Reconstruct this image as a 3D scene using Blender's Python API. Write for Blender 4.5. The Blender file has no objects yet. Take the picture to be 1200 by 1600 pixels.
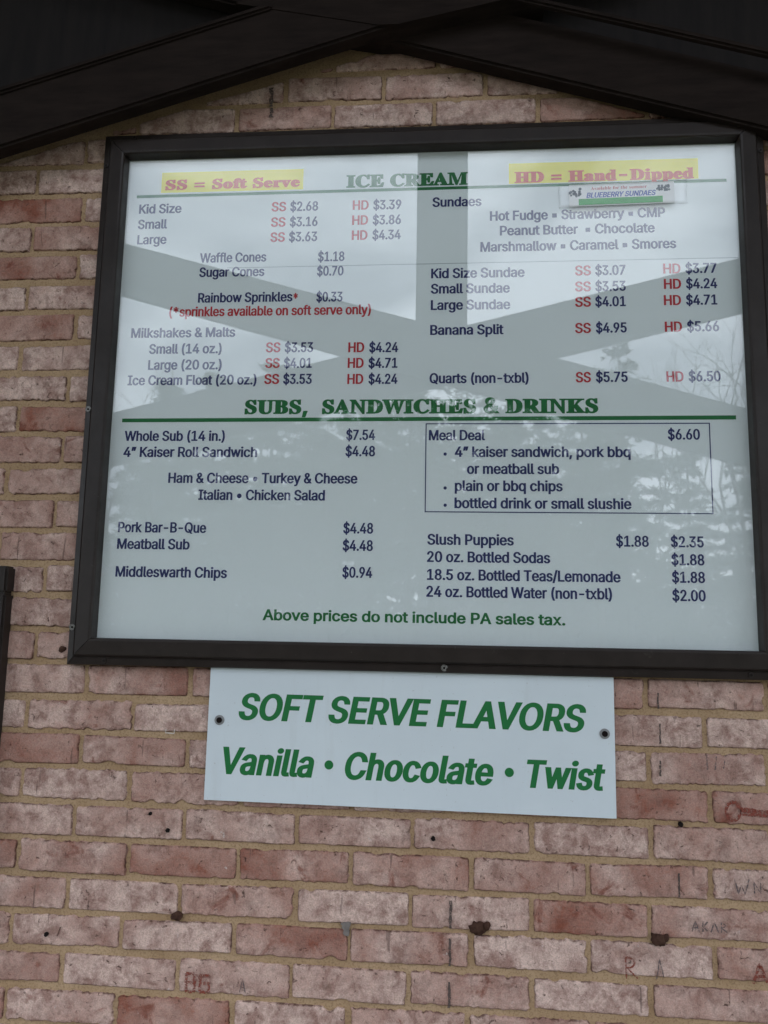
import bpy, bmesh, math, random
from mathutils import Vector, Matrix, noise
random.seed(7)
S = bpy.context.scene
COL = S.collection
R = math.radians

# ------------------------------------------------------------------ camera
cam = bpy.data.cameras.new('camera'); cam.sensor_fit = 'VERTICAL'
cam.sensor_height = 24.0; cam.lens = 24.0 * 1260 / 1600
cam.clip_start = 0.05; cam.clip_end = 500
co = bpy.data.objects.new('camera', cam); COL.objects.link(co)
CR, CU, CF = ((0.996703, 0.079002, 0.018509), (-0.006862, -0.145223, 0.989375), (-0.080851, 0.986240, 0.144202))
M = Matrix.Identity(4)
for i in range(3):
    M[i][0] = CR[i]; M[i][1] = CU[i]; M[i][2] = -CF[i]
M[0][3], M[1][3], M[2][3] = 0.67227, -1.47587, 1.55230
co.matrix_world = M
S.camera = co

# ------------------------------------------------------------------ sky, sun, exposure
SUN_EL, SUN_AZ = 62, 150            # degrees; the sun is a soft disc behind cloud
w = bpy.data.worlds.new('World'); S.world = w; w.use_nodes = True
nt = w.node_tree; nt.nodes.clear()
def wn(t, **k):
    n = nt.nodes.new(t)
    for a, b in k.items(): setattr(n, a, b)
    return n
wo = wn('ShaderNodeOutputWorld'); bg = wn('ShaderNodeBackground'); bg.inputs['Strength'].default_value = 0.12
sky = wn('ShaderNodeTexSky', sky_type='NISHITA', sun_disc=False)
sky.sun_elevation = R(SUN_EL); sky.sun_rotation = R(SUN_AZ); sky.dust_density = 3.0
tc = wn('ShaderNodeTexCoord')
mp = wn('ShaderNodeMapping'); mp.inputs['Scale'].default_value = (1.0, 1.0, 2.2)
n1 = wn('ShaderNodeTexNoise'); n1.inputs['Scale'].default_value = 3.6; n1.inputs['Detail'].default_value = 7; n1.inputs['Roughness'].default_value = 0.55
n1.inputs['Distortion'].default_value = 0.6
cr = wn('ShaderNodeValToRGB')
cr.color_ramp.elements[0].position = 0.41; cr.color_ramp.elements[0].color = (5.0, 5.6, 6.4, 1)
cr.color_ramp.elements[1].position = 0.61; cr.color_ramp.elements[1].color = (10.8, 11.8, 12.9, 1)
mx = wn('ShaderNodeMixRGB'); mx.inputs['Fac'].default_value = 0.85
L = nt.links.new
L(tc.outputs['Generated'], mp.inputs['Vector']); L(mp.outputs['Vector'], n1.inputs['Vector'])
L(n1.outputs['Fac'], cr.inputs['Fac'])
L(sky.outputs['Color'], mx.inputs['Color1']); L(cr.outputs['Color'], mx.inputs['Color2'])
L(mx.outputs['Color'], bg.inputs['Color']); L(bg.outputs['Background'], wo.inputs['Surface'])

sl = bpy.data.lights.new('sun', 'SUN'); sl.energy = 0.6; sl.angle = R(20); sl.color = (1.0, 0.95, 0.88)
so = bpy.data.objects.new('sun', sl); COL.objects.link(so)
sd = Vector((math.sin(R(SUN_AZ)) * math.cos(R(SUN_EL)), math.cos(R(SUN_AZ)) * math.cos(R(SUN_EL)), math.sin(R(SUN_EL))))
so.rotation_euler = sd.to_track_quat('Z', 'Y').to_euler()
S.view_settings.view_transform = 'Standard'; S.view_settings.look = 'None'
S.view_settings.exposure = 1.24; S.view_settings.gamma = 1.0
S.cycles.max_bounces = 10; S.cycles.transparent_max_bounces = 16; S.cycles.diffuse_bounces = 4

# ------------------------------------------------------------------ materials
class Mat:
    def __init__(s, name, color=(.5, .5, .5), rough=.6, spec=.4, metal=0.0):
        s.m = bpy.data.materials.new(name); s.m.use_nodes = True
        s.t = s.m.node_tree; s.b = s.t.nodes['Principled BSDF']
        s.b.inputs['Base Color'].default_value = (*color, 1); s.b.inputs['Roughness'].default_value = rough
        s.b.inputs['Specular IOR Level'].default_value = spec; s.b.inputs['Metallic'].default_value = metal
    def n(s, t, **k):
        n = s.t.nodes.new(t)
        ins = k.pop('ins', {})
        for a, b in k.items(): setattr(n, a, b)
        for a, b in ins.items(): n.inputs[a].default_value = b
        return n
    def l(s, a, b): s.t.links.new(a, b)
    def noise(s, vec, scale, detail=6, rough=.6, dist=0):
        n = s.n('ShaderNodeTexNoise', ins={'Scale': scale, 'Detail': detail, 'Roughness': rough, 'Distortion': dist})
        s.l(vec, n.inputs['Vector']); return n.outputs['Fac']
    def ramp(s, fac, a, b, c0=(0, 0, 0, 1), c1=(1, 1, 1, 1)):
        n = s.n('ShaderNodeValToRGB'); e = n.color_ramp.elements
        e[0].position = a; e[1].position = b; e[0].color = c0; e[1].color = c1
        s.l(fac, n.inputs['Fac']); return n.outputs['Color']
    def math(s, op, a, b=None, c=None, clamp=False):
        n = s.n('ShaderNodeMath', operation=op, use_clamp=clamp)
        for i, v in enumerate((a, b, c)):
            if v is None: continue
            if isinstance(v, (int, float)): n.inputs[i].default_value = v
            else: s.l(v, n.inputs[i])
        return n.outputs[0]
    def mix(s, fac, a, b, mode='MIX'):
        n = s.n('ShaderNodeMixRGB', blend_type=mode)
        for i, v in enumerate((fac, a, b)):
            if isinstance(v, (int, float)): n.inputs[i].default_value = v
            elif isinstance(v, tuple): n.inputs[i].default_value = (*v, 1)
            else: s.l(v, n.inputs[i])
        return n.outputs[0]
    def bump(s, h, strength=.3, dist=.002):
        n = s.n('ShaderNodeBump', ins={'Strength': strength, 'Distance': dist}); s.l(h, n.inputs['Height'])
        s.l(n.outputs['Normal'], s.b.inputs['Normal'])
    def obj(s): return s.n('ShaderNodeTexCoord').outputs['Object']

def mottled(name, c0, c1, scale, rough=.6, spec=.3, bump=.0, stretch=None, metal=0.0):
    m = Mat(name, c0, rough, spec, metal); v = m.obj()
    if stretch:
        mp = m.n('ShaderNodeMapping', ins={'Scale': stretch}); m.l(v, mp.inputs['Vector']); v = mp.outputs['Vector']
    f = m.noise(v, scale, 7, .65)
    m.l(m.ramp(f, .3, .72, (*c0, 1), (*c1, 1)), m.b.inputs['Base Color'])
    if bump: m.bump(f, bump)
    return m.m

# brick: old clay showing through worn whitewash
def brick_mat():
    m = Mat('whitewashed_brick', rough=.9, spec=.15)
    at = m.n('ShaderNodeAttribute', attribute_name='tone').outputs['Fac']
    ed = m.n('ShaderNodeAttribute', attribute_name='edge').outputs['Fac']
    sd = m.n('ShaderNodeAttribute', attribute_name='seed').outputs['Fac']
    cx = m.n('ShaderNodeCombineXYZ'); m.l(m.math('MULTIPLY', sd, 37.0), cx.inputs[0]); m.l(m.math('MULTIPLY', sd, 91.0), cx.inputs[1]); m.l(m.math('MULTIPLY', sd, 53.0), cx.inputs[2])
    va = m.n('ShaderNodeVectorMath', operation='ADD'); m.l(m.obj(), va.inputs[0]); m.l(cx.outputs[0], va.inputs[1]); v = va.outputs[0]
    big = m.noise(v, 11, 3, .5, .4); mid = m.noise(v, 32, 8, .68, .3); fine = m.noise(v, 170, 6, .7)
    # how much clay shows here
    c = m.math('ADD', m.math('MULTIPLY', big, .55), m.math('MULTIPLY', mid, .45))
    c = m.math('ADD', c, m.math('MULTIPLY', m.math('SUBTRACT', fine, .5), .22))
    c = m.math('ADD', c, m.math('MULTIPLY', m.math('SUBTRACT', at, .5), .50))
    clay = m.ramp(c, .40, .68)
    white = m.ramp(mid, .38, .60, (.345, .208, .172, 1), (.70, .515, .445, 1))
    red = m.ramp(big, .30, .72, (.40, .188, .135, 1), (.25, .088, .058, 1))
    col = m.mix(clay, white, red)
    # deeper red scuffs on the worn bricks
    sc = m.ramp(m.math('ADD', m.noise(v, 19, 6, .62, .8), m.math('MULTIPLY', at, .22)), .70, .80)
    col = m.mix(m.math('MULTIPLY', sc, .75), col, (.20, .058, .036))
    # grey grime, lime flecks, dark pits, vertical drag cracks
    gr = m.ramp(m.noise(v, 23, 7, .7, .2), .54, .68); col = m.mix(m.math('MULTIPLY', gr, .34), col, (.165, .108, .09))
    lime = m.ramp(m.noise(v, 75, 4, .6, .5), .70, .76); col = m.mix(m.math('MULTIPLY', lime, .55), col, (.66, .60, .56))
    pit = m.ramp(m.noise(v, 95, 5, .7, .9), .625, .675); col = m.mix(m.math('MULTIPLY', pit, .8), col, (.075, .036, .028))
    mp = m.n('ShaderNodeMapping', ins={'Scale': (1.0, 1.0, .09)}); m.l(v, mp.inputs['Vector'])
    crk = m.ramp(m.noise(mp.outputs['Vector'], 85, 2, .5, .25), .70, .73); col = m.mix(m.math('MULTIPLY', crk, .5), col, (.10, .06, .05))
    e = m.math('MULTIPLY', ed, m.ramp(m.noise(v, 60, 5, .65), .46, .56)); col = m.mix(m.math('MULTIPLY', e, .95), col, (.085, .036, .024))
    grit = m.noise(v, 420, 3, .75)
    col = m.mix(1.0, col, m.ramp(m.math('ADD', m.math('MULTIPLY', grit, .55), m.math('MULTIPLY', fine, .45)), .36, .62, (.66, .64, .62, 1), (1.16, 1.17, 1.18, 1)), 'MULTIPLY')
    m.l(col, m.b.inputs['Base Color'])
    h = m.math('ADD', m.math('MULTIPLY', mid, .7), m.math('MULTIPLY', fine, .5)); h = m.math('SUBTRACT', h, m.math('MULTIPLY', pit, .5)); h = m.math('SUBTRACT', h, m.math('MULTIPLY', crk, .4))
    m.bump(h, .7, .005)
    return m.m
def mortar_mat():
    m = Mat('sandy_mortar', rough=.95, spec=.1); v = m.obj()
    a = m.noise(v, 9, 5, .6); b = m.noise(v, 260, 4, .7); c = m.noise(v, 40, 5, .6)
    col = m.mix(m.ramp(a, .35, .65), (.35, .228, .13), (.46, .318, .195))
    col = m.mix(m.math('MULTIPLY', m.ramp(b, .48, .64), .6), col, (.19, .125, .07))
    col = m.mix(m.math('MULTIPLY', m.ramp(c, .60, .75), .4), col, (.21, .13, .075))
    m.l(col, m.b.inputs['Base Color']); m.bump(m.math('ADD', m.math('MULTIPLY', b, .35), c), .6, .004)
    return m.m
def glass_mat(name, tint=(.985, .99, .99), r0=.070, rough=0.014):
    m = bpy.data.materials.new(name); m.use_nodes = True; t = m.node_tree; t.nodes.clear()
    o = t.nodes.new('ShaderNodeOutputMaterial'); mix = t.nodes.new('ShaderNodeMixShader')
    tr = t.nodes.new('ShaderNodeBsdfTransparent'); tr.inputs['Color'].default_value = (*tint, 1)
    gl = t.nodes.new('ShaderNodeBsdfGlossy'); gl.inputs['Roughness'].default_value = rough
    lw = t.nodes.new('ShaderNodeLayerWeight'); lw.inputs['Blend'].default_value = .5
    p = t.nodes.new('ShaderNodeMath'); p.operation = 'POWER'; p.inputs[1].default_value = 5
    q = t.nodes.new('ShaderNodeMath'); q.operation = 'MULTIPLY_ADD'; q.inputs[1].default_value = 1 - r0; q.inputs[2].default_value = r0
    t.links.new(lw.outputs['Facing'], p.inputs[0]); t.links.new(p.outputs[0], q.inputs[0]); t.links.new(q.outputs[0], mix.inputs['Fac'])
    t.links.new(tr.outputs[0], mix.inputs[1]); t.links.new(gl.outputs[0], mix.inputs[2]); t.links.new(mix.outputs[0], o.inputs['Surface'])
    return m
BRICK, MORTAR = brick_mat(), mortar_mat()
def frame_mat():
    m = Mat('dark_brown_aluminium', (.022, .016, .014), .46, .25); v = m.obj()
    c = m.mix(m.ramp(m.noise(v, 30, 6, .6), .3, .7), (.019, .0138, .012), (.029, .0212, .0185))
    c = m.mix(m.math('MULTIPLY', m.ramp(m.noise(v, 55, 6, .7, .8), .64, .74), .5), c, (.075, .064, .056))
    c = m.mix(m.math('MULTIPLY', m.ramp(m.noise(v, 210, 3, .6), .70, .75), .6), c, (.13, .115, .10))
    m.l(c, m.b.inputs['Base Color']); m.l(m.ramp(m.noise(v, 14, 5, .6), .3, .7, (.36, .36, .36, 1), (.58, .58, .58, 1)), m.b.inputs['Roughness']); return m.m
FRAME = frame_mat()
TRUSSM = mottled('dark_stained_timber', (.012, .0082, .0070), (.024, .0165, .0138), 9, .8, .08, .35, (1, 6, 6))
SIDING = mottled('brown_siding', (.010, .008, .008), (.017, .013, .012), 6, .8, .2, .3, (8, 8, 1))
ROOFM = mottled('roof_boards', (.020, .016, .015), (.032, .025, .022), 5, .8, .2, .3, (6, 1, 1))
SHEET = mottled('printed_white_sheet', (.79, .84, .84), (.82, .865, .865), 3, .55, .3)
def sign_mat():
    m = Mat('white_sign_plastic', (.72, .77, .80), .35, .4); v = m.obj()
    c = m.mix(m.ramp(m.noise(v, 5, 5, .6), .3, .7), (.615, .67, .705), (.665, .72, .75))
    mp = m.n('ShaderNodeMapping', ins={'Scale': (1, 1, .12)}); m.l(v, mp.inputs['Vector'])
    c = m.mix(m.math('MULTIPLY', m.ramp(m.noise(mp.outputs['Vector'], 38, 5, .6), .58, .75), .16), c, (.45, .45, .43))
    c = m.mix(m.math('MULTIPLY', m.ramp(m.noise(v, 160, 3, .6), .69, .74), .35), c, (.35, .33, .30))
    m.l(c, m.b.inputs['Base Color']); return m.m
SIGNW = sign_mat()
NAVY = Mat('navy_ink', (.018, .024, .125), .5).m
HEADRED = Mat('heading_red_ink', (.66, .055, .022), .5).m
RED = Mat('red_ink', (.52, .026, .036), .5).m
GREEN = Mat('green_ink', (.006, .150, .034), .5).m
YELLOW = mottled('yellow_ink', (.93, .84, .06), (.90, .80, .06), 8, .5)
SEAM = Mat('sheet_joint', (.40, .45, .46), .6).m
STEEL = mottled('screw_steel', (.34, .33, .31), (.18, .17, .16), 150, .4, .5, .2, None, .8)
WASHER = mottled('grey_washer', (.30, .30, .30), (.20, .20, .20), 120, .5, .4)
DARKHOLE = Mat('dark_hole', (.012, .009, .008), .9, .1).m
MUD = mottled('dried_mud', (.045, .022, .017), (.085, .045, .03), 150, .95, .1, .8)
GREYP = mottled('grey_filler', (.16, .14, .13), (.24, .21, .19), 90, .9, .1, .5)
PAPER = mottled('note_paper', (.88, .89, .89), (.83, .845, .85), 20, .5)
TAPE = glass_mat('clear_tape', (.985, .985, .985), .04, .16)
GLASS = glass_mat('board_glazing')
BLUE = Mat('blue_ink', (.03, .09, .42), .5).m
LIGHTGREEN = mottled('green_band_ink', (.03, .36, .07), (.05, .42, .10), 60, .5)
def mark(name, c0, c1, lo=.40, hi=.52):
    m = Mat(name, c0, .9, .1); v = m.obj(); f = m.noise(v, 210, 5, .7)
    m.l(m.ramp(f, .35, .7, (*c0, 1), (*c1, 1)), m.b.inputs['Base Color'])
    m.l(m.ramp(m.noise(v, 330, 4, .65), lo, hi), m.b.inputs['Alpha']); return m.m
REDMARK = mark('red_scratched_clay', (.20, .045, .032), (.26, .09, .066))
GREYMARK = mark('grey_pencil_mark', (.11, .085, .085), (.20, .15, .145))
DARKSTAIN = mark('dark_drip_stain', (.075, .055, .05), (.14, .105, .092), .34, .46)
CHALK = Mat('white_chalk', (.60, .55, .50), .9).m
BARK = mottled('pine_bark', (.05, .038, .03), (.11, .085, .07), 8, .9, .1, .5, (1, 1, .2))
BAREB = mottled('grey_bark', (.10, .09, .08), (.17, .15, .135), 8, .9, .1, .3, (1, 1, .2))
NEEDLE = mottled('pine_needles', (.028, .052, .020), (.07, .10, .04), 1.5, .7, .2)
BRUSH = mottled('brown_undergrowth', (.055, .05, .03), (.10, .085, .05), 2, .8, .1)
GRASS = mottled('spring_grass', (.055, .085, .028), (.10, .115, .05), .6, .9, .1, .3)
CONCRETE = mottled('worn_concrete', (.12, .115, .108), (.17, .162, .152), 5, .9, .2, .3)
GRAVEL = mottled('grey_gravel', (.14, .135, .125), (.25, .24, .22), 18, .95, .1, .6)

# ------------------------------------------------------------------ helpers
class MB:
    def __init__(s): s.v = []; s.f = []; s.mi = []
    def add(s, vs, fs, mi=0):
        b = len(s.v); s.v += [tuple(v) for v in vs]; s.f += [tuple(i + b for i in f) for f in fs]; s.mi += [mi] * len(fs)
    def box(s, lo, hi, mi=0, bev=0.0):
        if bev <= 0:
            x0, y0, z0 = lo; x1, y1, z1 = hi
            s.add([(x0,y0,z0),(x1,y0,z0),(x1,y1,z0),(x0,y1,z0),(x0,y0,z1),(x1,y0,z1),(x1,y1,z1),(x0,y1,z1)],
                  [(0,3,2,1),(4,5,6,7),(0,1,5,4),(1,2,6,5),(2,3,7,6),(3,0,4,7)], mi); return
        bm = bmesh.new(); bmesh.ops.create_cube(bm, size=1)
        for v in bm.verts: v.co = Vector([lo[i] + (v.co[i] + .5) * (hi[i] - lo[i]) for i in range(3)])
        bmesh.ops.bevel(bm, geom=bm.edges[:], offset=bev, segments=2, affect='EDGES'); s.bm(bm, mi)
    def bm(s, bm, mi=0, mat=None):
        bm.verts.index_update()
        s.add([(mat @ v.co) if mat else v.co for v in bm.verts], [[v.index for v in f.verts] for f in bm.faces], mi); bm.free()
    def beam(s, a, b, wid, hgt, up=(0, 0, 1), mi=0, bev=.006):
        a = Vector(a); b = Vector(b); d = b - a; x = d.normalized(); z = (Vector(up) - x * x.dot(Vector(up))).normalized(); y = z.cross(x)
        bm = bmesh.new(); bmesh.ops.create_cube(bm, size=1)
        ln = d.length
        for v in bm.verts: v.co = Vector((v.co.x * ln, v.co.y * wid, v.co.z * hgt))
        if bev: bmesh.ops.bevel(bm, geom=bm.edges[:], offset=bev, segments=2, affect='EDGES')
        m = Matrix((x, y, z)).transposed().to_4x4(); m.translation = (a + b) / 2
        s.bm(bm, mi, m)
    def prism(s, pts, y0, y1, mi=0):      # polygon (x, z) between depths y0 (front) and y1 (back)
        n = len(pts)
        s.add([(p[0], y0, p[1]) for p in pts] + [(p[0], y1, p[1]) for p in pts],
              [tuple(range(n)), tuple(range(2*n-1, n-1, -1))] + [(i, i+n, (i+1) % n + n, (i+1) % n) for i in range(n)], mi)
    def tube(s, pts, rad, n=6, mi=0):
        rings = []; vs = []
        for i, p in enumerate(pts):
            p = Vector(p); d = (Vector(pts[min(i+1, len(pts)-1)]) - Vector(pts[max(i-1, 0)])).normalized()
            a = d.orthogonal().normalized(); c = d.cross(a)
            for k in range(n):
                t = 2 * math.pi * k / n; vs.append(p + (a * math.cos(t) + c * math.sin(t)) * rad[i])
        fs = [(i*n+k, i*n+(k+1) % n, (i+1)*n+(k+1) % n, (i+1)*n+k) for i in range(len(pts)-1) for k in range(n)]
        fs += [tuple(range(n-1, -1, -1)), tuple((len(pts)-1)*n + k for k in range(n))]
        s.add(vs, fs, mi)
    def build(s, name, mats, parent=None, smooth=False):
        me = bpy.data.meshes.new(name); me.from_pydata(s.v, [], s.f)
        for m in (mats if isinstance(mats, (list, tuple)) else [mats]): me.materials.append(m)
        me.polygons.foreach_set('material_index', s.mi)
        if smooth: me.polygons.foreach_set('use_smooth', [True] * len(s.f))
        me.update(); return link(name, me, parent)
def link(name, me, parent=None):
    o = bpy.data.objects.new(name, me); COL.objects.link(o)
    if parent:
        o.parent = parent
        if parent.type == 'EMPTY': o.matrix_parent_inverse = Matrix.Translation(-parent.location)   # builders work in world coordinates
    return o
def tag(o, label=None, cat=None, group=None, kind=None):
    for k, v in (('label', label), ('category', cat), ('group', group), ('kind', kind)):
        if v: o[k] = v
    return o
def thing(name, loc, label, cat, group=None):
    o = bpy.data.objects.new(name, None); COL.objects.link(o); o.location = loc; o.empty_display_size = .1
    return tag(o, label, cat, group)
def disc(mb, x, z, r, y0, y1, n=20, mi=0, jit=0.0):
    mb.prism([(x + r*(1+random.uniform(-jit, jit))*math.cos(2*math.pi*k/n), z + r*(1+random.uniform(-jit, jit))*math.sin(2*math.pi*k/n)) for k in range(n)], y0, y1, mi)

# ------------------------------------------------------------------ ground
g = MB(); g.add([(-300, -300, 0), (300, -300, 0), (300, 300, 0), (-300, 300, 0)], [(0, 1, 2, 3)])
tag(g.build('ground', GRASS), kind='structure')
g = MB(); g.add([(-40, -13, .004), (40, -13, .004), (40, -4.5, .004), (-40, -4.5, .004)], [(0, 1, 2, 3)])
tag(g.build('gravel_lot', GRAVEL), kind='structure')
g = MB(); g.box((-3.2, -2.8, -.1), (4.4, 0.0, .1), bev=.01)
tag(g.build('pavement', CONCRETE), kind='structure')
# ---- measured tones of the bricks (course, brick) and the lettering (text, left, right, baseline, ink, size)
TONE= {(-6, -1): 0.35, (-6, 0): 0.6, (-6, 1): 0.3, (-6, 2): 0.55, (-6, 3): 0.3, (-6, 4): 0.2, (-6, 5): 0.5, (-5, -1): 0.35, (-5, 0): 0.75, (-5, 1): 0.05, (-5, 2): 0.5, (-5, 3): 0.4, (-5, 4): 0.5, (-4, -1): 0.5, (-4, 0): 0.25, (-4, 1): 0.35, (-4, 2): 0.3, (-4, 3): 0.4, (-4, 4): 0.1, (-4, 5): 0.45, (-3, -2): 0.45, (-3, -1): 0.35, (-3, 0): 0.25, (-3, 1): 0.6, (-3, 2): 0.5, (-3, 3): 0.1, (-3, 4): 0.25, (-3, 5): 0.6, (-2, -1): 0.4, (-2, 0): 0.25, (-2, 1): 0.55, (-2, 2): 0.1, (-2, 3): 0.35, (-2, 4): 0.75, (-2, 5): 0.4, (-1, -2): 0.6, (-1, -1): 0.5, (-1, 0): 0.65, (-1, 1): 0.6, (-1, 2): 0.65, (-1, 3): 0.55, (-1, 4): 0.6, (-1, 5): 0.4, (0, -1): 0.4, (0, 0): 0.35, (0, 1): 0.4, (0, 2): 0.4, (0, 3): 0.5, (0, 4): 0.15, (0, 5): 0.5, (1, -2): 0.3, (1, -1): 0.15, (1, 0): 0.55, (1, 4): 0.7, (1, 5): 0.5, (2, -1): 0.65, (2, 0): 0.55, (2, 1): 0.25, (2, 4): 0.3, (2, 5): 0.3, (3, -2): 0.1, (3, -1): 0.5, (3, 0): 0.2, (3, 4): 0.3, (3, 5): 0.1, (4, -1): 0.35, (4, 0): 0.5, (4, 1): 0.4, (4, 4): 0.45, (4, 5): 0.5, (5, -2): 0.3, (5, -1): 0.4, (6, -1): 0.3, (7, -2): 0.1, (7, -1): 0.35, (8, -1): 0.4, (9, -2): 0.5, (9, -1): 0.4, (10, -1): 0.35, (11, -2): 0.45, (11, -1): 0.4, (12, -2): 0.15, (12, -1): 0.75, (13, -2): 0.25, (13, -1): 0.3, (14, -2): 0.3, (14, -1): 0.2, (15, -2): 0.6, (15, -1): 0.2, (16, -2): 0.2, (16, -1): 0.35, (17, -2): 0.6, (17, -1): 0.1, (18, -2): 0.25, (18, -1): 0.65, (19, -2): 0.7, (19, -1): 0.1, (20, -2): 0.15, (20, -1): 0.1, (21, -2): 0.1, (21, -1): 0.1, (21, 5): 0.4, (22, 0): 0.15, (22, 1): 0.6, (22, 2): 0.15, (22, 3): 0.35, (22, 4): 0.65, (23, 0): 0.1, (23, 1): 0.3, (23, 2): 0.4, (23, 3): 0.4, (24, 2): 0.4}
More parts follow.
